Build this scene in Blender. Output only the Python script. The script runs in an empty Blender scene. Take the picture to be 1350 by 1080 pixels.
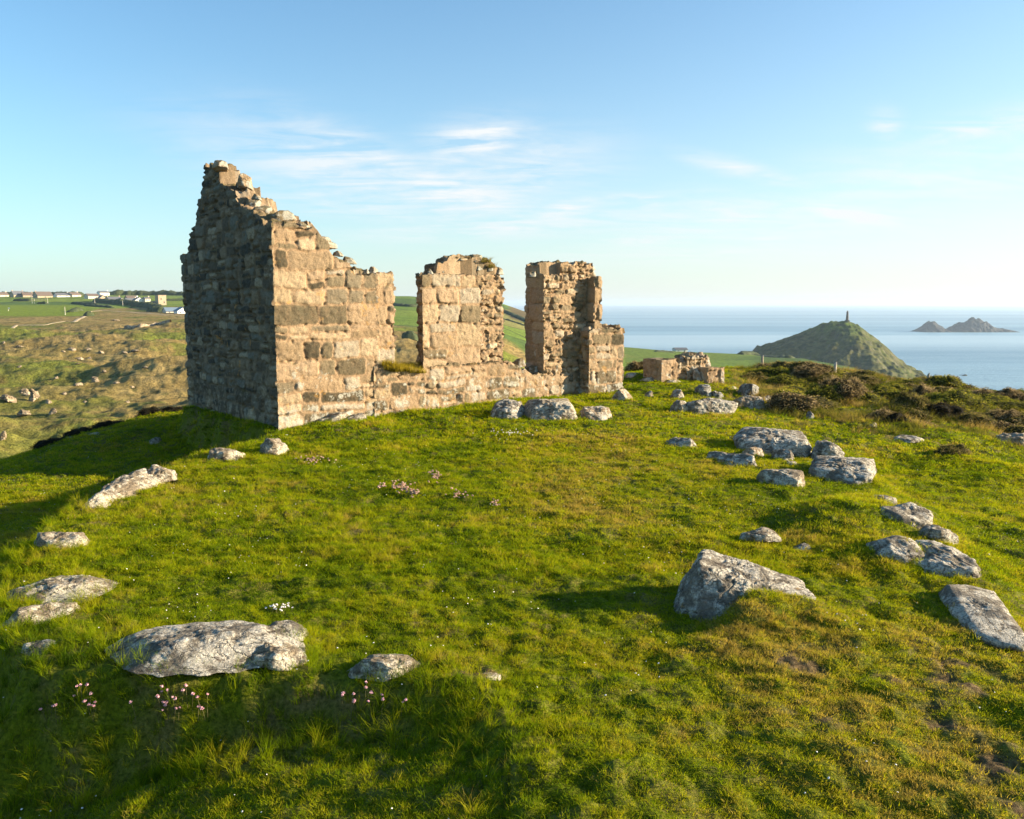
import bpy, math, random
import numpy as np
from mathutils import Vector, Matrix

SC = bpy.context.scene
COL = SC.collection
rng = np.random.default_rng(11)
random.seed(11)

# ------------------------------------------------------------------ camera geometry
EYE = 2.2                       # eye height above the turf platform
F = 1100.0                      # focal length in photograph pixels (1350 wide)
PITCH = math.atan(141.0 / F)
SEA = EYE - 89.0
CP, SP = math.cos(PITCH), math.sin(PITCH)
FH = F / CP                     # pixels per unit tangent on the horizon line

def ray(u, v):
    xc, yc = (u - 675.0) / F, (540.0 - v) / F
    return np.array([xc, CP + yc * SP, -SP + yc * CP])

def smooth(a, b, x):
    t = np.clip((x - a) / (b - a), 0, 1)
    return t * t * (3 - 2 * t)

# ------------------------------------------------------------------ gradient noise
_perm = np.random.default_rng(5).permutation(256)
_perm = np.concatenate([_perm, _perm, _perm])
_gr = np.array([[1,1,0],[-1,1,0],[1,-1,0],[-1,-1,0],[1,0,1],[-1,0,1],[1,0,-1],[-1,0,-1],
                [0,1,1],[0,-1,1],[0,1,-1],[0,-1,-1],[1,1,0],[-1,1,0],[0,-1,1],[0,-1,-1]], float)

def noise3(x, y, z):
    x = np.asarray(x, float); y = np.asarray(y, float) + 0 * x; z = np.asarray(z, float) + 0 * x
    xi, yi, zi = np.floor(x).astype(int), np.floor(y).astype(int), np.floor(z).astype(int)
    xf, yf, zf = x - xi, y - yi, z - zi
    xi &= 255; yi &= 255; zi &= 255
    f = lambda t: t * t * t * (t * (t * 6 - 15) + 10)
    u, v, w = f(xf), f(yf), f(zf)
    def g(dx, dy, dz):
        h = _perm[_perm[_perm[xi + dx] + yi + dy] + zi + dz] & 15
        q = _gr[h]
        return q[..., 0] * (xf - dx) + q[..., 1] * (yf - dy) + q[..., 2] * (zf - dz)
    a = g(0,0,0) + u * (g(1,0,0) - g(0,0,0)); b = g(0,1,0) + u * (g(1,1,0) - g(0,1,0))
    c = g(0,0,1) + u * (g(1,0,1) - g(0,0,1)); d = g(0,1,1) + u * (g(1,1,1) - g(0,1,1))
    e = a + v * (b - a); h = c + v * (d - c)
    return e + w * (h - e)

def fbm(x, y, z=0.0, oct=4, gain=0.5):
    s, a = 0, 1.0
    for k in range(oct):
        m = 2.03 ** k
        s = s + a * noise3(np.asarray(x) * m + 7.3 * k, np.asarray(y) * m - 3.1 * k, np.asarray(z) * m + 1.7 * k)
        a *= gain
    return s

def cellrand(i, j, seed=0):
    i = np.asarray(i).astype(int) & 255; j = np.asarray(j).astype(int) & 255
    return _perm[_perm[_perm[(i + seed * 37) & 255] + j] + (seed * 11 & 255)] / 255.0

# ------------------------------------------------------------------ mesh helpers
def make_mesh(name, verts, faces, attrs=None, smooth_shade=True):
    """verts (n,3); faces: list of arrays (m,3)/(m,4); attrs: name -> per-vertex floats or colours"""
    if not isinstance(faces, (list, tuple)): faces = [faces]
    me = bpy.data.meshes.new(name)
    verts = np.ascontiguousarray(verts, np.float32)
    me.vertices.add(len(verts)); me.vertices.foreach_set('co', verts.ravel())
    tot = np.concatenate([np.full(len(f), f.shape[1], np.int32) for f in faces])
    idx = np.concatenate([np.asarray(f, np.int32).ravel() for f in faces])
    me.loops.add(len(idx)); me.loops.foreach_set('vertex_index', idx)
    me.polygons.add(len(tot))
    st = np.concatenate([[0], np.cumsum(tot)[:-1]]).astype(np.int32)
    me.polygons.foreach_set('loop_start', st); me.polygons.foreach_set('loop_total', tot)
    me.polygons.foreach_set('use_smooth', np.full(len(tot), smooth_shade))
    me.update(calc_edges=True)
    for k, a in (attrs or {}).items():
        a = np.asarray(a, np.float32)
        if a.ndim == 2:
            if a.shape[1] == 3: a = np.concatenate([a, np.ones((len(a), 1), np.float32)], 1)
            at = me.attributes.new(k, 'FLOAT_COLOR', 'POINT'); at.data.foreach_set('color', a.ravel())
        else:
            at = me.attributes.new(k, 'FLOAT', 'POINT'); at.data.foreach_set('value', a)
    return me

def link(name, me, mat=None, parent=None, loc=None):
    o = bpy.data.objects.new(name, me); COL.objects.link(o)
    if mat is not None:
        if not me.materials: me.materials.append(mat)
    if parent is not None: o.parent = parent
    if loc is not None: o.location = loc
    return o

def tag(o, label=None, cat=None, group=None, kind=None):
    if label: o['label'] = label
    if cat: o['category'] = cat
    if group: o['group'] = group
    if kind: o['kind'] = kind
    return o

def empty(name, loc=(0, 0, 0), label=None, cat=None, group=None):
    o = bpy.data.objects.new(name, None); COL.objects.link(o); o.location = loc
    o.empty_display_size = 0.2
    return tag(o, label, cat, group)

def copy_tree(o, parent=None):
    c = o.copy(); COL.objects.link(c)
    if parent is not None: c.parent = parent
    for ch in list(o.children): copy_tree(ch, c)
    return c

def grid_faces(n, m, off=0, wrap=False):
    i = np.arange(n if wrap else n - 1)[:, None]; j = np.arange(m - 1)[None, :]
    i2 = (i + 1) % n
    a = i * m + j; b = i2 * m + j
    return np.stack([a, b, b + 1, a + 1], -1).reshape(-1, 4) + off

# ------------------------------------------------------------------ node helper
class Mat:
    def __init__(s, name):
        s.m = bpy.data.materials.new(name); s.m.use_nodes = True
        s.t = s.m.node_tree; s.t.nodes.clear()
        s.out = s.t.nodes.new('ShaderNodeOutputMaterial')
    def n(s, typ, ins=None, **pr):
        nd = s.t.nodes.new('ShaderNode' + typ)
        for k, v in pr.items(): setattr(nd, k, v)
        for k, v in (ins or {}).items(): s.set(nd.inputs[k], v)
        return nd
    def set(s, sock, v):
        if isinstance(v, bpy.types.NodeSocket): s.t.links.new(v, sock)
        elif isinstance(v, bpy.types.Node): s.t.links.new(v.outputs[0], sock)
        else:
            if hasattr(sock, 'default_value') and sock.type == 'RGBA' and len(v) == 3: v = (*v, 1)
            sock.default_value = v
    def coord(s, kind='Object', scale=None):
        c = s.n('TexCoord').outputs[kind]
        if scale is not None:
            c = s.n('Mapping', {'Vector': c, 'Scale': scale if hasattr(scale, '__len__') else (scale,) * 3}).outputs[0]
        return c
    def noise(s, vec, scale, detail=4, rough=0.55, dist=0.0):
        return s.n('TexNoise', {'Vector': vec, 'Scale': scale, 'Detail': detail, 'Roughness': rough, 'Distortion': dist}).outputs[0]
    def ramp(s, fac, stops, interp='LINEAR'):
        r = s.n('ValToRGB', {'Fac': fac}); e = r.color_ramp; e.interpolation = interp
        while len(e.elements) < len(stops): e.elements.new(0.5)
        for el, (p, c) in zip(e.elements, stops):
            el.position = p; el.color = (*c, 1) if hasattr(c, '__len__') else (c, c, c, 1)
        return r.outputs[0]
    def mix(s, fac, a, b, blend='MIX'):
        nd = s.n('Mix', data_type='RGBA', blend_type=blend, clamp_factor=True)
        s.set(nd.inputs[0], fac)
        s.set(nd.inputs[6], a); s.set(nd.inputs[7], b)
        return nd.outputs[2]
    def math(s, op, a, b=0.0, c=None, clamp=False):
        nd = s.n('Math', operation=op, use_clamp=clamp)
        s.set(nd.inputs[0], a); s.set(nd.inputs[1], b)
        if c is not None: s.set(nd.inputs[2], c)
        return nd.outputs[0]
    def attr(s, name, typ='GEOMETRY', out='Fac'):
        return s.n('Attribute', attribute_name=name, attribute_type=typ).outputs[out]
    def bump(s, h, strength=0.5, dist=0.02, normal=None):
        ins = {'Height': h, 'Strength': strength, 'Distance': dist}
        if normal is not None: ins['Normal'] = normal
        return s.n('Bump', ins).outputs[0]
    def bsdf(s, color, rough=0.9, normal=None, spec=0.25, **kw):
        ins = {'Base Color': color, 'Roughness': rough, 'Specular IOR Level': spec}
        if normal is not None: ins['Normal'] = normal
        ins.update(kw)
        b = s.n('BsdfPrincipled', ins)
        s.t.links.new(b.outputs[0], s.out.inputs[0]); return b
# ------------------------------------------------------------------ the ground
def plane_hit(u, v, z=0.0):
    d = ray(u, v); k = (z - EYE) / d[2]
    return d[0] * k, d[1] * k

_poly_px = [(825,520),(960,548),(1062,592),(1160,645),(1222,695),(1285,775),(1350,862)]
_right = [plane_hit(*p) for p in _poly_px]
_left_px = [(640,903),(548,902),(395,893),(140,893),(30,882),(2,815),(10,765),(45,712),(105,670),(235,610),(300,596),(366,574)]
_left = [plane_hit(*p) for p in _left_px]
POLY = np.array(_right + [(4.4, 1.0), (5.0, -4.0), (0.6, -4.0), (0.45, 3.4)] + _left + [(-6.9, 17.6), (-6.2, 18.4), (3.4, 19.8)])

def poly_sd(x, y):
    """signed distance to the platform polygon, positive outside"""
    x = np.asarray(x, float); y = np.asarray(y, float)
    best = np.full(x.shape, 1e9); ins = np.zeros(x.shape, bool)
    n = len(POLY)
    for i in range(n):
        ax, ay = POLY[i]; bx, by = POLY[(i + 1) % n]
        dx, dy = bx - ax, by - ay
        t = np.clip(((x - ax) * dx + (y - ay) * dy) / (dx * dx + dy * dy), 0, 1)
        best = np.minimum(best, np.hypot(x - ax - t * dx, y - ay - t * dy))
        c = ((ay > y) != (by > y)) & (x < (bx - ax) * (y - ay) / (by - ay + 1e-12) + ax)
        ins ^= c
    return np.where(ins, -best, best)

_bumps = []      # (x, y, radius, height)
for u, v, r, h in [(1012,812,.24,.17),(1075,815,.16,.08),(985,822,.16,.08),(1120,690,.5,.22),(1185,735,.5,.10),(1150,672,.5,.10),
                   (220,905,.9,.06),(1020,470,0,0),(60,745,.4,.08),(1110,625,.5,.08),(1015,650,.4,.05),
                   (700,548,1.0,.10),(580,560,.9,.10),(470,575,.8,.12),(860,520,.9,.16),(900,512,1.2,.22),(930,530,.8,.1),
                   (1185,560,1.0,.1),(1240,545,1.2,.16),(1290,575,1.0,.14),(1330,600,1.0,.12),(1150,560,1.0,.12),(1060,548,.35,.10)]:
    if h: _bumps.append((*plane_hit(u, v), r, h))

_cu = np.array([-500, 0, 130, 250, 370, 825, 900, 1000, 1100, 1350, 2200])
_crc = np.array([17, 17.3, 18.6, 20.6, 22.5, 22.5, 24, 27, 28, 26, 26])     # where the hilltop breaks off
_cz = np.array([0, 0, 0, 0, .1, .30, .30, .12, -.05, -.45, -.9])

def near_z(x, y):
    x = np.asarray(x, float); y = np.asarray(y, float)
    r = np.hypot(x, y) + 1e-6
    u = 675 + FH * np.tan(np.clip(np.arctan2(x, np.maximum(y, -1e9)), -1.1, 1.1))
    u = np.clip(u, -900, 2400)
    rc = np.interp(u, _cu, _crc)
    z = np.interp(u, _cu, _cz) * smooth(7, 21, r)
    sd = poly_sd(x, y)
    sdn = sd + 0.16 * fbm(x * 1.3, y * 1.3, 3.0, 3)
    # how deep the bank drops: deep on the left, shallow in front, slight on the right
    dl = smooth(-1.3, -3.2, x) * .34 + smooth(1.0, -2.4, x) * .38
    dr = smooth(2.2, 3.6, x) * .20 * smooth(14, 10, y)
    w = np.where(x < 0, .36, .7)
    dropb = (dl + dr) * smooth(0, 1, sdn / w)
    dropb = dropb * (1 - smooth(15, 19, y) * .55)
    z = z - dropb
    z = z - smooth(-8, -14, x) * .45
    for bx, by, br, bh in _bumps:
        z = z + bh * np.exp(-((x - bx) ** 2 + (y - by) ** 2) / (br * br))
    z = z + .045 * fbm(x * .45, y * .45, 1.0, 2) + .04 * fbm(x * 1.5, y * 1.5, 2.0, 2) + .046 * np.abs(fbm(x * 3.4, y * 3.4, 4.0, 2)) + .024 * fbm(x * 7.5, y * 7.5, 6.0, 2)
    # hummocky heath to the right
    he = smooth(15, 21, r) * smooth(900, 1080, u)
    z = z + he * (.44 * np.maximum(fbm(x * .55, y * .55, 9.0, 3), -.25))
    e = np.maximum(r - rc, 0)
    z = z - np.where(e < 5, .055 * e * e, .055 * 25 + .55 * (e - 5))
    return z

# ---- far country: (photo column, height above the eye at each radius)
FR = np.array([52, 150, 300, 450, 620, 700, 800, 1000, 1300, 1700])
_ft = [(-900, -20,-19,-14,-7.8,-3,-1,3,11,12,12),
       (250,  -20,-19,-14,-7.8,-3,-1,3,10,11,11),
       (400,  -20,-19,-15,-9,-4,-2,2,9,10,10),
       (540,  -22,-20,-18,-12.6,-6,-4,0,7.2,7,5),
       (640,  -22,-22,-20,-16,-11,-8,-5,1.6,-10,-60),
       (665,  -22,-24,-22,-18,-13,-11,-7,-2,-40,-100),
       (697,  -23,-27,-26,-22,-17,-14,-11,-12,-90,-100),
       (760,  -24,-32,-33,-31,-29,-28,-29,-60,-100,-100),
       (825,  -24,-38,-38,-37,-36.5,-36.8,-50,-100,-100,-100),
       (895,  -24,-40,-39,-37.5,-39,-40.5,-56,-100,-100,-100),
       (990,  -24,-40,-39,-37.5,-40,-43,-60,-100,-100,-100),
       (1060, -24,-40,-39,-37,-41,-50,-64,-100,-100,-100),
       (1130, -24,-42,-42,-40,-48,-60,-74,-100,-100,-100),
       (1190, -24,-50,-65,-80,-95,-100,-100,-100,-100,-100),
       (1400, -24,-60,-92,-100,-100,-100,-100,-100,-100,-100),
       (2600, -24,-60,-92,-100,-100,-100,-100,-100,-100,-100)]
FU = np.array([r[0] for r in _ft], float); FZ = np.array([r[1:] for r in _ft], float)

def far_z(x, y):
    x = np.asarray(x, float); y = np.asarray(y, float)
    r = np.hypot(x, y)
    u = np.clip(675 + FH * np.tan(np.clip(np.arctan2(x, y), -1.0, 1.05)), -899, 2599)
    iu = np.clip(np.searchsorted(FU, u) - 1, 0, len(FU) - 2)
    fu = (u - FU[iu]) / (FU[iu + 1] - FU[iu])
    lr = np.log(np.clip(y, 52.01, 1699)); L = np.log(FR)
    ir = np.clip(np.searchsorted(L, lr) - 1, 0, len(L) - 2)
    fr = (lr - L[ir]) / (L[ir + 1] - L[ir])
    z = (FZ[iu, ir] * (1 - fu) + FZ[iu + 1, ir] * fu) * (1 - fr) + (FZ[iu, ir + 1] * (1 - fu) + FZ[iu + 1, ir + 1] * fu) * fr
    heath = smooth(470, 380, r) * smooth(760, 640, u)
    z = z + heath * (4.2 * fbm(x * .018, y * .02, 5, 3) + .9 * fbm(x * .11, y * .11, 6, 3) + .35 * fbm(x * .4, y * .4, 6, 2)) * smooth(60, 140, r)
    z = z + .5 * fbm(x * .012, y * .012, 8, 3) * smooth(300, 600, r)
    return EYE + z

def hit(u, v, far=False):
    """the point of the ground seen at a photograph position"""
    d = ray(u, v); d = d / np.hypot(d[0], d[1])
    if far: ts = np.exp(np.linspace(math.log(70), math.log(1600), 3000)); f = far_z
    else: ts = np.linspace(2.0, 30, 3000); f = near_z
    g = f(d[0] * ts, d[1] * ts); zz = EYE + d[2] * ts
    below = np.nonzero(zz < g)[0]
    if len(below) == 0:                       # passes just over the crest: take the closest miss
        k = int(np.argmin(zz - g + (0 if not far else 0)))
    else: k = below[0]
    t = ts[k]
    return np.array([d[0] * t, d[1] * t, float(f(d[0] * t, d[1] * t))])

# ---- near ground mesh: a polar sheet, finest where it is seen
_az = np.concatenate([np.linspace(-180, -54, 130, endpoint=False), np.linspace(-54, 54, 940, endpoint=False), np.linspace(54, 180, 130, endpoint=False)])
_az = np.radians(_az)
_rr = np.concatenate([[0.02], np.exp(np.linspace(math.log(0.5), math.log(2.8), 40, endpoint=False)), np.exp(np.linspace(math.log(2.8), math.log(28), 640, endpoint=False)), np.exp(np.linspace(math.log(28), math.log(58), 60))])
_A, _R = np.meshgrid(_az, _rr, indexing='ij')
_X, _Y = _R * np.sin(_A), _R * np.cos(_A)
_Z = near_z(_X.ravel(), _Y.ravel())
_V = np.stack([_X.ravel(), _Y.ravel(), _Z], 1)
gx, gy = _V[:, 0], _V[:, 1]

def bare_mask(x, y):
    """worn earth: lower right corner, below the boulder, the heath path"""
    m = np.zeros(np.shape(x))
    for u, v, ru, rv, a in [(1250,905,90,30,.9),(1200,880,50,20,.5),(1310,1010,60,60,.8),(1070,890,45,22,.7),(1080,865,40,16,.5),
                            (420,878,50,14,.0),(595,895,70,10,.8),(330,840,50,14,.8),(190,835,60,14,.5),(1060,548,70,7,.9),(1025,532,60,6,.9),
                            (1100,960,40,25,.3),(700,1010,60,30,.2),(960,990,60,40,.25),(1240,705,30,14,.5),(410,606,22,5,.6)]:
        px, py = plane_hit(u, v); sx = ru / 1100 * py; sy = abs(plane_hit(u, v - rv)[1] - py)
        m = np.maximum(m, a * np.exp(-((x - px) / sx) ** 2 - ((y - py) / sy) ** 2))
    n = fbm(x * 3.2, y * 3.2, 21, 4)
    return np.clip(m * 1.25 + n * 1.9 * smooth(.03, .3, m) - .42, 0, 1)
_r = np.hypot(gx, gy)
_u = 675 + FH * np.tan(np.clip(np.arctan2(gx, np.maximum(gy, .001)), -1.1, 1.1))
heath_a = smooth(15.5, 20, _r + 1.8 * fbm(gx * .4, gy * .4, 2, 2)) * smooth(930, 1060, _u)
heath_a = np.maximum(heath_a, smooth(18.5, 22, _r) * smooth(250, 0, _u) * .6)

def ground_mat():
    m = Mat('turf_soil'); P = m.coord('Object')
    n1 = m.noise(P, 2.5, 6, .6); n2 = m.noise(P, 40, 5, .65); n3 = m.noise(P, .5, 3)
    green = m.ramp(n2, [(.3, (.035, .05, .003)), (.55, (.12, .142, .005)), (.75, (.20, .20, .012))])
    dry = m.ramp(n2, [(.3, (.06, .045, .018)), (.6, (.17, .125, .05)), (.8, (.28, .21, .10))])
    soil = m.ramp(n2, [(.3, (.03, .02, .01)), (.5, (.12, .08, .035)), (.62, (.17, .12, .055)), (.8, (.30, .22, .12))])
    c = m.mix(m.ramp(n1, [(.46, 0), (.68, .8)]), green, dry)
    hth = m.ramp(m.noise(P, 6, 6, .7), [(.3, (.03, .03, .012)), (.5, (.12, .085, .04)), (.65, (.10, .11, .025)), (.8, (.2, .13, .075))])
    c = m.mix(m.attr('heath'), c, hth)
    c = m.mix(m.attr('bare'), c, soil)
    h = m.math('ADD', n2, m.math('MULTIPLY', m.noise(P, 14, 4), .8))
    m.bsdf(c, .95, m.bump(h, .9, .03), .1)
    return m.m
M_GROUND = ground_mat()
me = make_mesh('turf_ground', _V, grid_faces(len(_az), len(_rr), wrap=True), {'bare': bare_mask(gx, gy), 'heath': heath_a})
# faces run inward-out: flip so that normals look up
turf = link('turf_ground', me, M_GROUND); tag(turf, kind='structure')
me.flip_normals()

# ---- far country mesh
_faz = np.radians(np.concatenate([np.linspace(-56, -33, 160, endpoint=False), np.linspace(-33, 33, 1300, endpoint=False), np.linspace(33, 56, 160)]))
_frr = np.exp(np.linspace(math.log(54), math.log(1690), 420))
_A, _R = np.meshgrid(_faz, _frr, indexing='ij')
fx, fy = (_R * np.sin(_A)).ravel(), (_R * np.cos(_A)).ravel()
fz = far_z(fx, fy); fz = np.maximum(fz, SEA - 3)
fr_ = fy + 0.0; fu_ = 675 + FH * fx / fy

def far_colour():
    n = len(fx)
    a = fbm(fx * .02, fy * .02, 1, 4); b = fbm(fx * .09, fy * .09, 2, 4); c = fbm(fx * .35, fy * .35, 3, 3)
    col = np.zeros((n, 3))
    brown = np.array([.21, .15, .050]); tan = np.array([.29, .215, .085]); olive = np.array([.155, .15, .032]); grn = np.array([.15, .175, .026]); dark = np.array([.05, .055, .02])
    def mx(p, q, t): t = np.clip(t, 0, 1)[:, None]; return p * (1 - t) + q * t
    base = mx(np.tile(brown, (n, 1)), tan, .5 + b * 1.3)
    base = mx(base, olive, smooth(.0, .35, a * .9 + b * .55))
    base = mx(base, grn, smooth(.22, .5, a + c * .35) * .8)
    base = mx(base, dark, smooth(.18, .5, c * .8 + b * .5) * .75)
    # greener, darker foot of the slope on the far left
    base = mx(base, olive * .9, smooth(330, 120, fr_ + 70 * a) * smooth(230, 0, fu_) * .6)
    col[:] = base
    # pasture beyond the heath: fields split by hedge lines in world space
    edge = np.interp(fu_, [-900, 0, 100, 130, 250, 400, 540, 600, 640, 700, 760, 825, 2600], [470, 470, 480, 560, 620, 520, 430, 420, 430, 380, 330, 300, 300])
    edge = edge + 25 * a
    fld = smooth(0, 25, fr_ - edge)
    fi = np.floor((fx + .25 * fy + 14 * np.sin(fy * .011)) / 118.0); fj = np.floor((fy - .2 * fx + 10 * np.sin(fx * .013)) / 92.0)
    rnd = cellrand(fi, fj, 3); rnd2 = cellrand(fi, fj, 8)
    g1 = np.array([.095, .165, .022]); g2 = np.array([.17, .22, .035]); g3 = np.array([.24, .20, .075]); g4 = np.array([.075, .12, .03])
    fc = mx(mx(np.tile(g1, (n, 1)), g2, rnd), g3, (rnd2 > .8) * .7)
    fc = mx(fc, g4, (rnd < .25) * .8)
    fc = fc * (1 + .22 * b[:, None])
    # hedge / wall lines at field boundaries
    ex = np.abs(((fx + .25 * fy + 14 * np.sin(fy * .011)) / 118.0) % 1 - .5); ey = np.abs(((fy - .2 * fx + 10 * np.sin(fx * .013)) / 92.0) % 1 - .5)
    hed = np.maximum(smooth(.487, .494, ex), smooth(.478, .488, ey))
    fc = mx(fc, np.array([.045, .055, .022]), hed * .9)
    col = mx(col, fc, fld)
    # bright even green close-cropped sward (left) and coastal pasture (right)
    g = smooth(0, 12, fr_ - 455 - 8 * a) * smooth(700, 640, fr_) * smooth(135, 95, fu_)
    col = mx(col, np.array([.15, .20, .02]), g)
    g = smooth(760, 860, fu_) * smooth(300, 330, fr_) * smooth(1010, 960, fu_ - .5 * (fr_ - 620))
    col = mx(col, np.array([.115, .165, .022]) , g * .95)
    g = smooth(985, 1010, fu_) * smooth(1160, 1120, fu_) * smooth(330, 360, fr_)
    col = mx(col, np.array([.06, .10, .022]), g * .95)
    # brown heath skyline strip seen through the second opening
    g = smooth(668, 676, fu_) * smooth(780, 740, fu_) * smooth(640, 690, fr_)
    col = mx(col, np.array([.13, .10, .045]), g)
    # bare rock where it falls to the sea
    g = smooth(-68, -78, fz - EYE)
    col = mx(col, np.array([.10, .085, .07]), g)
    return np.clip(col, .004, 1)

def far_mat(name='heath_country', s1=.35, s2=1.7):
    m = Mat(name); P = m.coord('Object')
    c = m.attr('col', out='Color')
    n = m.noise(P, s1, 6, .7); n2 = m.noise(P, s2, 4, .7)
    k = m.ramp(n, [(.3, .5), (.5, 1.0), (.7, 1.4)])
    c = m.mix(1.0, c, k, 'MULTIPLY')
    k2 = m.ramp(n2, [(.32, .62), (.68, 1.35)])
    c = m.mix(.8, c, k2, 'MULTIPLY')
    h = m.math('ADD', n, m.math('MULTIPLY', n2, .4))
    m.bsdf(c, .95, m.bump(h, .8, 1.2), .05)
    return m.m
M_FAR = far_mat()
me = make_mesh('heath_hills', np.stack([fx, fy, fz], 1), grid_faces(len(_faz), len(_frr)), {'col': far_colour()})
me.flip_normals()
hills = link('heath_hills', me, M_FAR); tag(hills, kind='structure')

# ---- the sea
def sea_mat():
    m = Mat('sea_water'); P = m.coord('Object')
    big = m.noise(m.coord('Object', (.00012, .0016, 1)), 1.0, 5, .6, .6)
    mid = m.noise(m.coord('Object', (.0022, .009, 1)), 1.0, 5, .6, .4)
    w1 = m.noise(m.coord('Object', (.02, .06, 1)), 1.0, 6, .65)
    w2 = m.noise(m.coord('Object', (.15, .3, 1)), 1.0, 5, .6)
    h = m.math('ADD', m.math('MULTIPLY', w1, 2.0), w2)
    col = m.mix(m.ramp(big, [(.4, 0), (.6, 1)]), (.07, .19, .29), (.19, .34, .43))
    col = m.mix(m.ramp(mid, [(.45, 0), (.7, .5)]), col, (.26, .40, .47))
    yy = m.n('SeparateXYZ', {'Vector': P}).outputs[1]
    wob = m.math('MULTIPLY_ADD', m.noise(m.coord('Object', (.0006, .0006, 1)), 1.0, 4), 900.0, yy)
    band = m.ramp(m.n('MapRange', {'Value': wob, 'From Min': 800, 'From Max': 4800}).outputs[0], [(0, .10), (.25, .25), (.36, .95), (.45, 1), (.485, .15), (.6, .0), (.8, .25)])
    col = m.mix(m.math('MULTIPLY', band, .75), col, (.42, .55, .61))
    rough = m.math('MULTIPLY_ADD', big, -.25, .55)
    b = m.bsdf(col, rough, m.bump(h, .9, 2.0), .5)
    return m.m
M_SEA = sea_mat()
_sa = np.radians(np.linspace(0, 360, 181))[:-1]; _sr = np.concatenate([[1.0], np.exp(np.linspace(math.log(200), math.log(30000), 60))])
_A, _R = np.meshgrid(_sa, _sr, indexing='ij')
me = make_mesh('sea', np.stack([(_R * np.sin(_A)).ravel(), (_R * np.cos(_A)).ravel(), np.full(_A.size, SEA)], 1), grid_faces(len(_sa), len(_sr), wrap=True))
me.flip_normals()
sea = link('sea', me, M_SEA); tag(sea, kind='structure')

# ---- the conical headland with its chimney stack
HAZ = math.atan2(1118 - 675, FH); HE = np.array([math.cos(HAZ), -math.sin(HAZ)]); HF = np.array([math.sin(HAZ), math.cos(HAZ)])
HD = 1000.0
def headland_z(e, f):
    """height above the sea at e metres right of the summit, f metres beyond it"""
    eo = np.array([-190, -150, -128, -121, -116, -100, -58, -30, -14, 0, 12, 24, 42, 60, 82, 98, 107, 114, 122, 140]) * 1.0
    vv = np.array([500, 476, 468, 460, 461, 455, 440, 430, 426, 424, 427, 437, 449, 465, 480, 491, 494, 499, 512, 520])
    hh = 89 - (vv - 399) / FH * HD * math.cos(HAZ)
    ee = eo * HD / FH * math.cos(HAZ) ** 2
    top = np.interp(e + .12 * f, ee, hh)
    wob = fbm(e * .02, f * .02, 4, 4)
    g = np.where(f < 0, np.exp(-(np.abs(f) / 150.0) ** 1.7), np.exp(-(np.abs(f) / 110.0) ** 2))
    gul = np.abs(fbm(e * .028 + .3 * np.sin(f * .02), f * .011, 2, 4))
    z = top * g
    slope = smooth(8, 60, np.abs(f)) + smooth(25, 110, e)
    z = z + 2.2 * np.abs(fbm(e * .06, f * .06, 7, 4)) - gul * 7 * np.clip(slope, 0, 1.2) + wob * 3.0 + 1.5 * fbm(e * .12, f * .12, 1, 3)
    return z
_e = np.linspace(-185, 165, 420); _f = np.linspace(-260, 160, 300)
_E, _Fm = np.meshgrid(_e, _f, indexing='ij')
hz = headland_z(_E.ravel(), _Fm.ravel())
hx = HD * HF[0] + _E.ravel() * HE[0] + _Fm.ravel() * HF[0]
hy = HD * HF[1] + _E.ravel() * HE[1] + _Fm.ravel() * HF[1]
def headland_col():
    e, f = _E.ravel(), _Fm.ravel(); n = len(e)
    a = fbm(e * .025, f * .025, 12, 4); b = fbm(e * .11, f * .11, 13, 3)
    def mx(p, q, t): t = np.clip(t, 0, 1)[:, None]; return p * (1 - t) + q * t
    c = mx(np.tile([.105, .105, .035], (n, 1)), np.array([.15, .12, .055]), .5 + 1.4 * a)
    c = mx(c, np.array([.12, .15, .03]), smooth(52, 64, hz + 5 * b) )
    c = mx(c, np.array([.055, .062, .026]), smooth(.05, .35, b + .4 * a) * .8)
    dz = np.gradient(hz.reshape(_E.shape), axis=0).ravel() / (_e[1] - _e[0]); df = np.gradient(hz.reshape(_E.shape), axis=1).ravel() / (_f[1] - _f[0])
    st = np.hypot(dz, df)
    c = mx(c, np.array([.14, .115, .09]), smooth(.8, 1.25, st + b * .3))
    c = mx(c, np.array([.07, .06, .052]), smooth(18, 8, hz))
    return np.clip(c * .74 * np.array([.95, 1.12, .78]), .004, 1)
me = make_mesh('headland', np.stack([hx, hy, SEA + np.maximum(hz, -4)], 1), grid_faces(len(_e), len(_f)), {'col': headland_col()})
headland = link('headland', me, far_mat('headland_slope', .12, .6)); tag(headland, kind='structure')
# ------------------------------------------------------------------ masonry
TH = math.radians(37)
WD = np.array([math.cos(TH), math.sin(TH)]); WB = np.array([-math.sin(TH), math.cos(TH)])
WC = np.array(plane_hit(368, 572))

def on_plane(u, v, p0, n):
    """where the line of sight meets the vertical plane through p0 with horizontal normal n"""
    d = ray(u, v); k = (p0 @ n) / (d[:2] @ n)
    return d * k + np.array([0, 0, EYE])
def wall_s(u, v, t=0.0):
    p = on_plane(u, v, WC + t * WB, WB); return float((p[:2] - WC) @ WD), float(p[2])
def gable_t(u, v):
    p = on_plane(u, v, WC, WD); return float((p[:2] - WC) @ WB), float(p[2])

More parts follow.
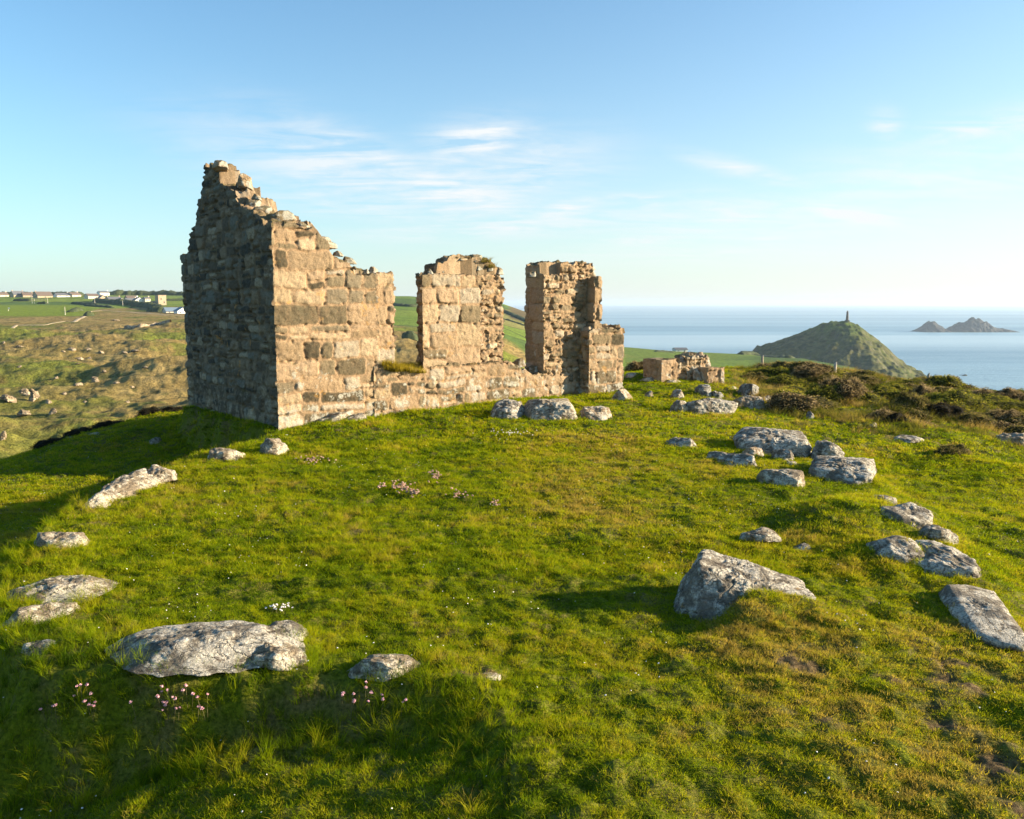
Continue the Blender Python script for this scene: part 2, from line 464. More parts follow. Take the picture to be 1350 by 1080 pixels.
class Masonry:
    def __init__(s, seed, x0, x1, z0, z1, row=(.16, .34), wid=(.22, .75), depth=1.0, tone=(0, 1), kind=0.0):
        r = np.random.default_rng(seed); s.seed = seed; s.depth = depth; s.kind = kind
        rows = [z0]
        while rows[-1] < z1: rows.append(rows[-1] + r.uniform(*row))
        s.rows = np.array(rows); nc = int((x1 - x0) / wid[0]) + 3
        s.cols = np.full((len(rows), nc), 1e9)
        for i in range(len(rows)):
            x = x0 - r.uniform(0, .4)
            for k in range(nc):
                s.cols[i, k] = x; x += r.uniform(*wid) if r.random() > .25 else r.uniform(wid[0] * .5, wid[0] * 1.2)
                if x > x1 + .6: break
        s.split = np.where(r.random(s.cols.shape) < .38, r.uniform(.35, .65, s.cols.shape), 2.0)
        s.r1 = tone[0] + (tone[1] - tone[0]) * r.random((*s.cols.shape, 2)); s.r2 = r.random((*s.cols.shape, 2)); s.tx = r.uniform(-1, 1, (*s.cols.shape, 2)); s.tz = r.uniform(-1, 1, (*s.cols.shape, 2))
    def __call__(s, x, z):
        q = s.seed * 3.7
        xw = x + .045 * fbm(x * 1.7, z * 1.7, q, 2) + .012 * noise3(x * 9, z * 9, q)
        zw = z + .055 * fbm(x * 1.1, z * 1.6, q + 9, 2) + .012 * noise3(x * 9, z * 9, q + 5)
        i = np.clip(np.searchsorted(s.rows, zw) - 1, 0, len(s.rows) - 2)
        k = np.clip((s.cols[i] <= xw[:, None]).sum(1) - 1, 0, s.cols.shape[1] - 2)
        xa, xb = s.cols[i, k], np.minimum(s.cols[i, k + 1], s.cols[i, k] + 1.2); za, zb = s.rows[i], s.rows[i + 1]
        sp = s.split[i, k]; zs = za + (zb - za) * sp
        up = (zw > zs) & (sp < 1); dn = (zw <= zs) & (sp < 1)
        za = np.where(up, zs, za); zb = np.where(dn, zs, zb); h = up.astype(int)
        dx = np.minimum(xw - xa, xb - xw); dz = np.minimum(zw - za, zb - zw)
        rc = .07; e = np.minimum(dx, dz)
        cor = (dx < rc) & (dz < rc); e = np.where(cor, rc - np.hypot(rc - dx, rc - dz), e)
        e = e + .014 * fbm(x * 14, z * 14, q + 2, 2)
        st = smooth(.008, .034, e)
        a, b = s.r1[i, k, h], s.r2[i, k, h]
        cx, cz = (xw - (xa + xb) / 2), (zw - (za + zb) / 2)
        disp = st * (.004 + .020 * b * b) + st * (s.tx[i, k, h] * cx * .05 + s.tz[i, k, h] * cz * .08) + .006 * smooth(.03, .11, e)
        disp = disp + .017 * fbm(x * 7, z * 7, q + 1, 3) + .010 * fbm(x * 22, z * 22, q + 3, 2) - .035 * smooth(.30, .46, noise3(x * 8.5, z * 11, q + 11)) * (1 - .6 * st)
        disp = disp - (1 - st) * .022 * np.clip(-.15 + fbm(x * 3, z * 3, q + 6, 3) * 3.0, 0, 1.7)
        return disp * s.depth, st, a, b

def stone_mat(name='ruin_masonry', warm=1.0):
    m = Mat(name); P = m.coord('Object')
    a, b, st = m.attr('sid'), m.attr('sid2'), m.attr('joint')
    fine = m.noise(P, 55, 5, .7); mid = m.noise(P, 9, 5, .62); big = m.noise(P, 1.3, 4)
    base = m.ramp(a, [(0, (.085, .068, .042)), (.10, (.15, .115, .068)), (.22, (.23, .175, .105)), (.34, (.33, .23, .135)), (.5, (.40, .275, .165)), (.64, (.46, .335, .205)), (.78, (.41, .33, .235)), (.88, (.23, .18, .115)), (.95, (.52, .40, .27))], 'CONSTANT')
    base = m.mix(.75, base, m.ramp(b, [(0, (.86, .82, .74)), (1, (1.12, 1.1, 1.08))]), 'MULTIPLY')
    mort = m.ramp(mid, [(.3, (.29, .18, .096)), (.6, (.42, .275, .155)), (.8, (.47, .32, .19))])
    c = m.mix(m.math('MULTIPLY', st, m.ramp(mid, [(.28, .55), (.5, 1)])), mort, base)
    rub_shade = m.mix(m.math('MULTIPLY', st, m.ramp(mid, [(.28, .4), (.5, 1)])), m.ramp(mid, [(.3, (.10, .082, .06)), (.7, (.19, .15, .105))]), m.ramp(a, [(0, (.05, .05, .045)), (.2, (.09, .078, .06)), (.38, (.15, .14, .115)), (.55, (.20, .165, .12)), (.7, (.13, .135, .12)), (.85, (.27, .24, .185))], 'CONSTANT'))  # gable rubble: smaller stones, with shade of that face painted into their colours
    c = m.mix(m.attr('rubble'), c, rub_shade)
    c = m.mix(1.0, c, m.ramp(fine, [(.25, .3), (.42, .8), (.6, 1.1), (.8, 1.4)]), 'MULTIPLY')
    # dark pits and pale lichen, more of it low down
    vor = m.n('TexVoronoi', {'Vector': P, 'Scale': 24.0, 'Randomness': 1.0}).outputs['Distance']
    c = m.mix(m.math('MULTIPLY', m.ramp(vor, [(.0, 1), (.10, 0)]), m.ramp(mid, [(.42, 0), (.6, .8)])), c, (.05, .04, .03))
    z = m.n('SeparateXYZ', {'Vector': P}).outputs[2]
    low = m.n('MapRange', {'Value': z, 'From Min': .2, 'From Max': 1.7, 'To Min': .12, 'To Max': -.06}).outputs[0]
    li = m.math('ADD', m.noise(P, 4.5, 6, .72), low)
    li = m.math('MULTIPLY', m.ramp(li, [(.615, 0), (.66, .85)]), m.math('MULTIPLY_ADD', st, .7, .2))
    li = m.math('MULTIPLY', li, m.math('MULTIPLY_ADD', m.attr('rubble'), -.6, 1.0))
    c = m.mix(li, c, m.ramp(fine, [(.3, (.30, .27, .21)), (.6, (.54, .49, .39))]))
    ol = m.ramp(m.noise(P, 3.1, 6, .7, .4), [(.62, 0), (.68, .55)])
    c = m.mix(ol, c, (.46, .24, .06))
    dk = m.ramp(m.noise(P, 2.3, 5, .7, .2), [(.60, 0), (.72, .6)])
    c = m.mix(dk, c, (.10, .09, .055))
    # moss caps on faces that look up
    nz = m.n('SeparateXYZ', {'Vector': m.n('NewGeometry').outputs['Normal']}).outputs[2]
    mo = m.math('MULTIPLY', m.ramp(nz, [(.45, 0), (.8, 1)]), m.ramp(m.noise(P, 3, 4), [(.42, 0), (.58, .8)]))
    c = m.mix(mo, c, (.12, .10, .04))
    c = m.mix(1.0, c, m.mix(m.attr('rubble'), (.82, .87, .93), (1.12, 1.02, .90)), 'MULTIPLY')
    h = m.math('ADD', fine, m.math('MULTIPLY', mid, 1.2))
    m.bsdf(c, .92, m.bump(h, .85, .018), .15)
    return m.m
M_STONE = stone_mat()

def piece(name, parent, corners, H, mas, zbot=-.5, res=.018, jag=.14, mat=None, butt=(), org=None, dirs=None):
    """a masonry block: plan quad of (s,t) corners [front-left, front-right, back-right, back-left], top height H(s,t)"""
    O = WC if org is None else org; D, B = (WD, WB) if dirs is None else dirs
    c = [np.array(k, float) for k in corners]
    ns = max(4, int(max(np.hypot(*(c[1] - c[0])), np.hypot(*(c[2] - c[3]))) / res)); nt = max(4, int(np.hypot(*(c[3] - c[0])) / res))
    def pt(i, j):
        a = (i / ns)[..., None]; b = (j / nt)[..., None]
        return (c[0] * (1 - a) + c[1] * a) * (1 - b) + (c[3] * (1 - a) + c[2] * a) * b
    # perimeter loop (counter-clockwise from front-left), grid indices
    li = np.concatenate([np.arange(ns), np.full(nt, ns), np.arange(ns, 0, -1), np.zeros(nt, int)])
    lj = np.concatenate([np.zeros(ns, int), np.arange(nt), np.full(ns, nt), np.arange(nt, 0, -1)])
    side = np.concatenate([np.zeros(ns, int), np.ones(nt, int), np.full(ns, 2), np.full(nt, 3)])
    def Hj(st):
        s, t = st[:, 0], st[:, 1]
        h = H(s, t)
        cz = .2
        si = np.floor(s / cz + .35 * noise3(s * 2, t * 2, 1)); ti = np.floor(t / cz + .35 * noise3(s * 2, t * 2, 7))
        return h + (cellrand(si, ti, 4) - .5) * jag + .05 * fbm(s * 7, t * 7, 2, 3) * (jag > .03)
    P = pt(li.astype(float), lj.astype(float)); top = Hj(P)
    seg = [(c[1] - c[0]), (c[2] - c[1]), (c[3] - c[2]), (c[0] - c[3])]
    nrm = [np.array([q[1], -q[0]]) / np.hypot(*q) for q in seg]
    N = np.array([nrm[k] for k in side])
    for k, corner in enumerate([0, ns, ns + nt, 2 * ns + nt]):
        if k in butt: N[corner] = nrm[k - 1]; side[corner] = (k - 1) % 4        # flush against the next piece
        elif (k - 1) % 4 in butt: N[corner] = nrm[k]
        else: N[corner] = nrm[k] + nrm[k - 1]; N[corner] /= max(1.0, np.hypot(*N[corner]) * .8)
    nv = max(4, int((top.max() - zbot) / res) + 1)
    L = len(li)
    Zs = np.minimum(zbot + res * np.arange(nv + 1)[None, :], top[:, None])
    X = np.where((side % 2 == 0), P[:, 0], P[:, 1])[:, None] + 0 * Zs
    disp = np.zeros_like(Zs); st = np.ones_like(Zs); a = np.zeros_like(Zs); b = np.zeros_like(Zs)
    for sd in range(4):
        mk = side == sd
        ms = mas[sd % len(mas)]
        r = ms(X[mk].ravel(), Zs[mk].ravel())
        for arr, val in zip((disp, st, a, b), r): arr[mk] = val.reshape(arr[mk].shape)
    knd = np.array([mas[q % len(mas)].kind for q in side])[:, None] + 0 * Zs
    for b_ in butt: disp[(side == b_)] = 0
    Q = P[:, None, :] + N[:, None, :] * disp[..., None]
    wx = O[0] + Q[..., 0] * D[0] + Q[..., 1] * B[0]; wy = O[1] + Q[..., 0] * D[1] + Q[..., 1] * B[1]
    V = np.stack([wx, wy, Zs], -1).reshape(-1, 3)
    faces = [grid_faces(L, nv + 1, wrap=True)]
    # top
    gi = np.full((ns + 1, nt + 1), -1)
    gi[li, lj] = np.arange(L) * (nv + 1) + nv
    ii, jj = np.meshgrid(np.arange(1, ns), np.arange(1, nt), indexing='ij')
    pin = pt(ii.ravel().astype(float), jj.ravel().astype(float)); hin = Hj(pin)
    gi[1:ns, 1:nt] = len(V) + np.arange(len(pin)).reshape(ns - 1, nt - 1)
    V2 = np.stack([O[0] + pin[:, 0] * D[0] + pin[:, 1] * B[0], O[1] + pin[:, 0] * D[1] + pin[:, 1] * B[1], hin], 1)
    faces.append(np.stack([gi[:-1, :-1], gi[1:, :-1], gi[1:, 1:], gi[:-1, 1:]], -1).reshape(-1, 4))
    ci = cellrand(np.floor(pin[:, 0] / .27), np.floor(pin[:, 1] / .27), 9)
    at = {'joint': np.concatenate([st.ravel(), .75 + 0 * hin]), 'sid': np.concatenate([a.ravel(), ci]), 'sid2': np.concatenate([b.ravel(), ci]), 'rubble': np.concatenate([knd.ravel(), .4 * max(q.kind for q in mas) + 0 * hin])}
    me = make_mesh(name, np.concatenate([V, V2]), faces, at, smooth_shade=True)
    me.set_sharp_from_angle(angle=math.radians(52))
    return link(name, me, mat or M_STONE, parent)

def prof(pts, fn):
    a = np.array([fn(u, v) for u, v in pts]); a = a[np.argsort(a[:, 0])]
    return lambda s: np.interp(s, a[:, 0], a[:, 1])

ruin = empty('ruined_building', (0, 0, 0), 'tall ruined stone building with a broken gable and two window piers on the turf', 'ruin')
mF = Masonry(3, -1, 12, -.6, 6, (.23, .43), (.32, 1.0), .70)           # coursed front
mG = Masonry(8, -1, 9, -.6, 6, (.12, .30), (.16, .55), 1.25, (0, .95), 1.0)     # rubble gable, its stone colours darkened to carry the face's shade
mR = Masonry(14, -1, 12, -.6, 6, (.09, .2), (.12, .38), 1.5, (.1, 1))     # small rubble
mD = Masonry(21, -1, 12, -.6, 6, (.30, .46), (.45, .95), .8, (.3, .87))   # dressed blocks
mB = Masonry(33, -1, 12, -.6, 6, (.18, .34), (.22, .7), .8)      # base courses
S = lambda u, v=450, t=0.0: wall_s(u, v, t)[0]
Zf = lambda u, v, t=0.0: wall_s(u, v, t)[1]

# gable wall with the stub of its chimney
GW = gable_t(250, 545)[0]
gp = prof([(362,298),(356,296),(343,290),(331,277),(322,276),(314,272),(310,252),(302,250),(298,244),(292,240),(290.5,221),(282,219),(274,217),(270.5,221),(268,246),(263,262),(259,287),(253,303),(249,322),(246,335)], gable_t)
gp2 = prof([(362,300),(340,272),(314,236)], lambda u, v: gable_t(u, v))
def Hg(s, t):
    h = gp(t)
    tp = gable_t(283, 217)[0]
    drop = smooth(.36, .40, s) * np.interp(t, [0, gable_t(318,270)[0], tp, GW], [.0, .05, .38, .05])
    return h - drop
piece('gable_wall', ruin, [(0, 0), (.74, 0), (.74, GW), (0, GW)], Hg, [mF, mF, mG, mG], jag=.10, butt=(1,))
# front wall rising to the gable
fp = prof([(366,299),(374,298),(392,300),(398,306),(413,305),(420,313),(428,318),(436,330),(443,336),(448,345),(460,347),(465,349),(466,359),(480,361),(498,360)], wall_s)
s0, s1, s2 = .74, S(498), S(523)
def Hfr(s, t):
    back = np.interp(s, [0, .8, 1.3, 2.0, 3], [.25, .22, .12, .0, 0])
    return fp(s) + smooth(.12, .3, t) * back
piece('front_wall', ruin, [(s0, 0), (s1, 0), (s1, .62), (s0, .62)], Hfr, [mF, mR, mR, mR], jag=.09, butt=(3,))
jp = Zf(510, 360)
piece('window_jamb', ruin, [(s1, .07), (s2, .07), (s2, .60), (s1, .60)], lambda s, t: jp + 0 * s, [mD, mR, mR, mR], zbot=.75, jag=.05)
# low wall under the openings
sE = S(823, 450, -.30)
sill = prof([(490,486),(523,486),(540,487),(556,484),(600,480),(664,478),(674,479),(690,487),(700,494),(722,494),(745,492),(780,490),(830,488)], wall_s)
piece('sill_wall', ruin, [(s1 - .10, -.025), (sE - .03, -.025), (sE - .03, .63), (s1 - .10, .63)], lambda s, t: sill(s) - .10 * smooth(.3, .6, t), [mB, mR, mR, mR], jag=.07)
# middle pier
pa, pm, pb = S(558), S(634), S(664)
lip = Zf(600, 363); up = prof([(556,362),(571,360),(573,347),(585,346),(589,339),(600,337),(630,339),(640,343),(648,349),(655,356),(664,361)], lambda u, v: wall_s(u, v, .15))
def Hp(s, t): return np.where(t < .13, lip, np.maximum(lip - .06, up(s - .06)))
piece('window_pier', ruin, [(pa, 0), (pm, 0), (pm, .60), (pa + .24, .60)], Hp, [mD, mR, mR, mR], zbot=.8, jag=.05)
piece('window_pier', ruin, [(pm, .015), (pb, .015), (pb - .02, .58), (pm, .58)], Hp, [mR, mR, mR, mR], zbot=.7, jag=.07)
# right pier, its return and the low stub in front of it
qa, qb, qc = S(717), S(770), S(790, 400, -.2)
lip3 = Zf(735, 364)
up3 = prof([(700,366),(704,352),(712,349),(725,347),(750,347),(778,348),(786,351),(789,366)], lambda u, v: wall_s(u, v, .2))
def Hq(s, t): return np.where((t < .14) & (s < S(738)), lip3, np.maximum(lip3 - .12, up3(s)))
piece('window_pier', ruin, [(qa, 0), (qc - .02, 0), (qc - .02, .66), (qa + .03, .66)], Hq, [mR, mD, mR, mD], zbot=.6, jag=.08)
piece('return_wall', ruin, [(qc - .17, -.25), (qc, -.25), (qc + .0, .05), (qc - .17, .05)], lambda s, t: Zf(788, 366, -.2) + 0 * s, [mD, mD, mR, mD], zbot=.3, jag=.06)
ra, rb = S(779, 450, -.38), S(824, 450, -.38)
piece('return_wall', ruin, [(ra, -.33), (rb, -.33), (rb, .60), (ra, .60)], lambda s, t: Zf(800, 433, -.38) + 0 * s, [mB, mB, mR, mR], jag=.14)
# rubble left on the broken sill of the second opening
# ------------------------------------------------------------------ rocks
_ico = {}
def ico(n):
    if n not in _ico:
        import bmesh
        bm = bmesh.new(); bmesh.ops.create_icosphere(bm, subdivisions=n, radius=1)
        v = np.array([q.co[:] for q in bm.verts]); f = np.array([[w.index for w in q.verts] for q in bm.faces]); bm.free()
        _ico[n] = (v, f)
    return _ico[n]

def rock_shape(seed, L, W, H, box=.5, sub=5, cuts=6, rough=1.0, planes=None, sink=.30, tilt=0.0, hull=None, flat=.12):
    """angular boulder L x W x H metres above the ground, long axis along x; part of it buried"""
    r = np.random.default_rng(seed)
    v, f = ico(sub); q = seed * 1.37
    if hull is not None:
        import bmesh
        bm = bmesh.new()
        for p_ in hull: bm.verts.new(p_)
        bmesh.ops.convex_hull(bm, input=bm.verts[:]); bm.normal_update()
        c0 = np.mean(np.array(hull), 0)
        NP = np.array([w.normal[:] for w in bm.faces]); OP = np.array([(np.array(w.verts[0].co[:]) - c0) @ np.array(w.normal[:]) for w in bm.faces]); bm.free()
    else:
        n = [(r.normal(0, flat), r.normal(0, flat), 1.0), (r.normal(0, flat), r.normal(0, flat), -1.0)]; o = [1.0, 1.0]
        m = 4 + cuts; a0 = r.uniform(0, 6.28)
        for k in range(m):                                  # steep sides leaning in towards the top
            a = a0 + 2 * math.pi * (k + r.uniform(-.32, .32)) / m
            n.append((math.cos(a), math.sin(a), r.uniform(.0, .42))); o.append(r.uniform(.80, 1.08))
        for k in range(3):                                  # broken shoulders
            a = r.uniform(0, 6.28); n.append((math.cos(a), math.sin(a), r.uniform(.7, 1.4))); o.append(r.uniform(1.02, 1.3))
        for (pn, po) in planes or []: n.append(pn); o.append(po * np.linalg.norm(pn))
        NP = np.array(n); ln = np.linalg.norm(NP, axis=1); NP = NP / ln[:, None]; OP = np.array(o) / ln * 1.0
        if True: OP = np.array([x if i > 1 else x * 1.0 for i, x in enumerate(OP)])
    d = v @ NP.T
    rr = np.where(d > 1e-4, OP[None, :] / np.maximum(d, 1e-4), 1e3)
    k = 26.0 / max(1e-6, np.median(rr.min(1)))
    mn = rr.min(1, keepdims=True); rad = mn[:, 0] - np.log(np.exp(-k * (np.minimum(rr, mn + 50) - mn)).sum(1)) / k
    p = v * rad[:, None]
    Ht = H * (1 + sink)
    if hull is None:
        p = p / np.abs(p).max(0); p = p * np.array([L / 2, W / 2, Ht / 2])
    size = min(L, W, 3 * H) if hull is None else min(.5, max(.12, np.ptp(np.array(hull)[:, 2]) * 1.4))
    e = 1 / max(.15, size)
    nn = v
    ca, sa = math.cos(q), math.sin(q)
    lx = p[:, 0] * ca + p[:, 1] * sa
    led = np.abs(fbm(lx * 2.2 * e ** .6 + q, p[:, 2] * 4.5 * e ** .6 - lx, p[:, 1] * 2.2 * e ** .6, 3))
    dsp = size * rough * (.055 * fbm(p[:, 0] * 1.6 * e + q, p[:, 1] * 1.6 * e, p[:, 2] * 3.4 * e, 5, .55) - .028 * np.clip(.08 - led, 0, 1) * 12
        + .030 * fbm(p[:, 0] * 14 + q, p[:, 1] * 14, p[:, 2] * 18, 4))
    p = p + nn * dsp[:, None]
    if tilt:
        c, s = math.cos(tilt), math.sin(tilt)
        p = np.stack([p[:, 0] * c - p[:, 2] * s, p[:, 1], p[:, 0] * s + p[:, 2] * c], 1)
    if hull is None: p[:, 2] += Ht / 2 - sink * H
    else: p = p + c0
    return p, f

def rock_mat(name, tint=(1, 1, 1), warm=0.0):
    m = Mat(name); P = m.coord('Object')
    big = m.noise(P, 3.2, 6, .68, .3); mid = m.noise(P, 11, 6, .7); fine = m.noise(P, 60, 5, .7)
    c = m.ramp(mid, [(.28, (.075, .065, .055)), (.42, (.16, .142, .12)), (.58, (.25, .228, .195)), (.75, (.38, .35, .305))])
    c = m.mix(warm, c, (.42, .30, .19))
    # crusts of pale lichen, black-brown lichen in the hollows
    li = m.ramp(m.math('ADD', m.math('MULTIPLY', big, .6), m.math('MULTIPLY', mid, .4)), [(.47, 0), (.53, 1)])
    c = m.mix(m.math('MULTIPLY', li, .8), c, m.ramp(fine, [(.3, (.30, .29, .265)), (.5, (.58, .56, .51)), (.7, (.76, .74, .69))]))
    st = m.noise(m.coord('Object', (2.2, 7.5, 9)), 1.6, 6, .7, .8)
    c = m.mix(m.ramp(st, [(.35, .9), (.405, 0)]), c, (.05, .037, .03))
    fis = m.n('TexVoronoi', {'Vector': m.n('Mapping', {'Vector': m.n('VectorMath', {0: P, 1: m.n('VectorMath', {0: m.n('TexNoise', {'Vector': P, 'Scale': 6.0, 'Detail': 4}).outputs[1], 1: (.22, .22, .22)}, operation='MULTIPLY').outputs[0]}, operation='ADD').outputs[0], 'Scale': (1.0, 2.2, 2.6)}).outputs[0], 'Scale': 4.2}, feature='DISTANCE_TO_EDGE').outputs[0]
    fm = m.math('MULTIPLY', m.ramp(fis, [(.0, 1), (.03, 0)]), m.ramp(big, [(.40, 0), (.52, 1)]))
    c = m.mix(m.math('MULTIPLY', fm, .42), c, (.04, .03, .025))
    dk = m.ramp(m.noise(P, 9.5, 6, .75, .3), [(.575, 0), (.65, .8)])
    c = m.mix(dk, c, (.075, .055, .048))
    c = m.mix(m.ramp(m.noise(P, 7, 5, .7), [(.64, 0), (.69, .5)]), c, (.38, .24, .08))
    c = m.mix(1.0, c, m.ramp(fine, [(.28, .55), (.5, 1.0), (.75, 1.22)]), 'MULTIPLY')
    vor = m.n('TexVoronoi', {'Vector': P, 'Scale': 30.0}).outputs['Distance']
    c = m.mix(m.math('MULTIPLY', m.ramp(vor, [(0, 1), (.16, 0)]), m.ramp(mid, [(.45, 0), (.6, .9)])), c, (.04, .035, .03))
    c = m.mix(1.0, c, tuple(.96 * q * k for q, k in zip(tint, (1.03, .99, .91))), 'MULTIPLY')
    h = m.math('SUBTRACT', m.math('ADD', m.math('MULTIPLY', st, 1.6), m.math('ADD', mid, m.math('MULTIPLY', fine, .6))), m.math('MULTIPLY', fm, .7))
    m.bsdf(c, .9, m.bump(h, 1.0, .03), .2)
    return m.m
M_ROCK = rock_mat('grey_granite'); M_ROCKW = rock_mat('warm_granite', warm=.55); M_PALE = rock_mat('pale_granite', (1.02, 1.0, .95), .15)
M_DARKR = rock_mat('dark_granite', (.72, .76, .80))

_foot = []
def rock(name, label, a, b, w, h, seed, mat=None, sub=5, group=None, cat='rock', far=False, parent=None, lift=0.0, **kw):
    A, B = hit(*a, far=far), hit(*b, far=far)
    c = (A + B) / 2; L = np.hypot(*(B - A)[:2]); yaw = math.atan2(B[1] - A[1], B[0] - A[0])
    L *= 1.12; w *= 1.5; h *= .94
    if h < .135 and L < 2 and A[1] < 9: L *= 1.16; w *= 1.15; lift += .02
    if kw.get('hull') == 'block':
        q_ = np.random.default_rng(seed + 900); kw = dict(kw)
        kw['hull'] = [(sx * L / 2 * q_.uniform(.72, 1.05) * (1 - .25 * (z > 0) * q_.random()), sy * w / 2 * q_.uniform(.6, 1.1) * (1 - .3 * (z > 0) * q_.random()), (h * q_.uniform(.5, 1.0) if z > 0 else -.35 * h)) for sx in (-1, 1) for sy in (-1, 1) for z in (-1, 1)] + [(sx * L * .5, q_.uniform(-.2, .2) * w, h * q_.uniform(.1, .5)) for sx in (-1, 1)] + [(q_.uniform(-.2, .2) * L, -.56 * w, h * q_.uniform(.0, .5)), (q_.uniform(-.25, .25) * L, q_.uniform(-.2, .2) * w, h * 1.06)]
    v, f = rock_shape(seed, L, w, h, sub=sub, **kw)
    o = link(name, make_mesh(name, v, f), mat or M_ROCK, parent)
    vd = c[:2] / np.hypot(*c[:2]); pv = abs(-math.sin(yaw) * vd[0] + math.cos(yaw) * vd[1])
    c[:2] += vd * w * .40 * pv                     # the line given is the front foot of the stone
    c[2] = min(A[2], B[2], c[2]) + lift; slope = math.atan2(B[2] - A[2], L)
    o.location = c; o.rotation_euler = (0, -slope * .8, yaw)
    if parent is None: tag(o, label, cat, group)
    if not far: _foot.append((c[0], c[1], L / 2, w / 2, yaw, h))
    return o

GK = 'stones of the old foundation ring'
big_planes = [((-.86, -.20, .40), .50), ((.28, -.55, .78), .42), ((.30, .6, .6), .55), ((.9, 0, .25), .85), ((-.2, -.95, .1), .72)]
rock('boulder', 'big wedge-shaped boulder with a steep blue-grey end, casting a long shadow on the turf', (858,832), (1078,826), .6, .45, 41, sub=7, rough=.75, hull=[
    (-.56,-.02,-.15), (-.46,.46,-.15), (-.235,.06,.345), (-.16,.42,.37), (-.30,-.27,-.12), (.57,.0,.12), (.56,.32,.15), (.12,.38,.30), (.38,.30,.19), (.12,-.30,-.15), (.50,-.10,-.15)])
R = [
 # label, a, b, w, h, seed, mat, sub, kw
 ('small pointed white stone alone in the grass behind the big boulder', (980,718), (1026,716), .17, .11, 2, M_PALE, 5, {}),
 ('tiny flat stone almost sunk in turf just right of the small pointed white stone', (1048,727), (1070,727), .10, .03, 3, M_ROCK, 4, {}),
 ('large flat-topped grey block with a smaller stone leaning on its front', (968,594), (1066,604), .62, .33, 4, M_ROCK, 6, dict(hull='block')),
 ('small brown rounded stone in front of the large flat-topped grey block', (979,603), (1006,603), .26, .15, 5, M_ROCKW, 5, {}),
 ('narrow upright stone wedged against the front right of the large flat-topped block', (1020,604), (1046,610), .2, .20, 6, M_ROCK, 5, {}),
 ('tiny pale flat stone in shade below the large flat-topped block', (1034,612), (1052,613), .12, .04, 7, M_PALE, 4, {}),
 ('low dark turf-edged rock left of the large flat-topped block', (934,606), (998,620), .28, .17, 8, M_ROCK, 5, {}),
 ('low lichen-covered rock standing farthest left in the right-hand row of stones', (872,590), (922,594), .42, .15, 9, M_ROCK, 5, {}),
 ('pale oblong stone between the low dark turf-edged rock and the broad humped boulder', (1001,638), (1056,644), .24, .18, 10, M_PALE, 5, dict(hull='block')),
 ('broad humped grey boulder with a raised back on the turf edge', (1068,630), (1153,640), .60, .25, 11, M_ROCK, 6, dict(hull='block')),
 ('small grey hump just behind the broad humped boulder', (1066,606), (1112,612), .4, .30, 12, M_ROCK, 5, {}),
 ('small flat stone peeping from the bank right of the broad humped boulder', (1151,659), (1176,661), .2, .08, 13, M_ROCK, 5, {}),
 ('square-ended stone at the end of the dark turf bank', (1172,690), (1214,688), .3, .20, 14, M_ROCK, 5, dict(hull='block')),
 ('rounded stone on the bank edge below the square-ended stone', (1210,712), (1257,716), .26, .16, 15, M_ROCK, 5, {}),
 ('tilted stone with a lichen streak set into the turf left of the jagged slab', (1163,722), (1208,748), .26, .10, 16, M_ROCK, 5, dict(tilt=-.1)),
 ('jagged dark-streaked slab along the right turf edge', (1196,728), (1280,772), .40, .13, 17, M_ROCK, 6, dict(box=.5)),
 ('smooth grey slab, lowest and largest on the right turf edge', (1280,784), (1324,856), .27, .10, 18, M_ROCK, 6, dict(hull='block')),
 ('long narrow pale slab lying aslant at the left turf edge', (112,682), (226,622), .42, .20, 19, M_PALE, 6, dict(box=.5)),
 ('small reddish end stone at the upper tip of the long narrow slab', (196,640), (228,630), .3, .24, 58, M_PALE, 5, {}),
 ('blocky pale stone between the long narrow slab and the pitted flat slab', (45,733), (119,727), .44, .17, 20, M_PALE, 6, dict(box=.5)),
 ('pitted flat slab at the left edge with a ragged border', (14,798), (140,786), .36, .09, 21, M_PALE, 6, dict(box=.55, rough=1.3)),
 ('sharp-ridged stone with a blue shaded face below the pitted flat slab', (4,838), (117,808), .17, .15, 22, M_PALE, 6, dict(box=.6)),
 ('narrow leaning stone half hidden in long grass, lower left', (26,886), (90,852), .20, .19, 23, M_ROCK, 5, {}),
 ('broad flat foundation slab with speckled lichen, largest in front', (165,888), (390,886), .44, .13, 24, M_ROCK, 7, dict(box=.5, cuts=3, rough=.8)),
 ('bright white knob of rock at the right end of the broad flat foundation slab', (330,886), (397,888), .2, .13, 25, M_PALE, 6, {}),
 ('bluish flat stone behind the right end of the broad foundation slab', (340,858), (402,856), .24, .10, 26, M_ROCK, 5, {}),
 ('buff peaked stone in the bank, right of the broad foundation slab', (466,897), (548,897), .2, .10, 27, M_PALE, 6, {}),
 ('thin sliver of white stone in the grass right of the buff peaked stone', (632,898), (660,897), .07, .025, 28, M_PALE, 4, {}),
 ('small cream rounded stone on the turf edge left of the wall corner', (277,608), (322,606), .3, .16, 29, M_PALE, 5, {}),
 ('pale cracked stone at the foot of the ruin corner', (338,603), (383,598), .36, .24, 30, M_PALE, 5, {}),
]
for i, (lab, a, b, w, h, sd, mt, sub, kw) in enumerate(R):
    rock('stone', lab, a, b, w, h, sd, mt, sub, GK, lift=.02 if sd == 16 else -.01 if 13 <= sd <= 18 else (.03 if sd == 24 else 0.0), **kw)
GL = 'loose stones at the foot of the ruin'
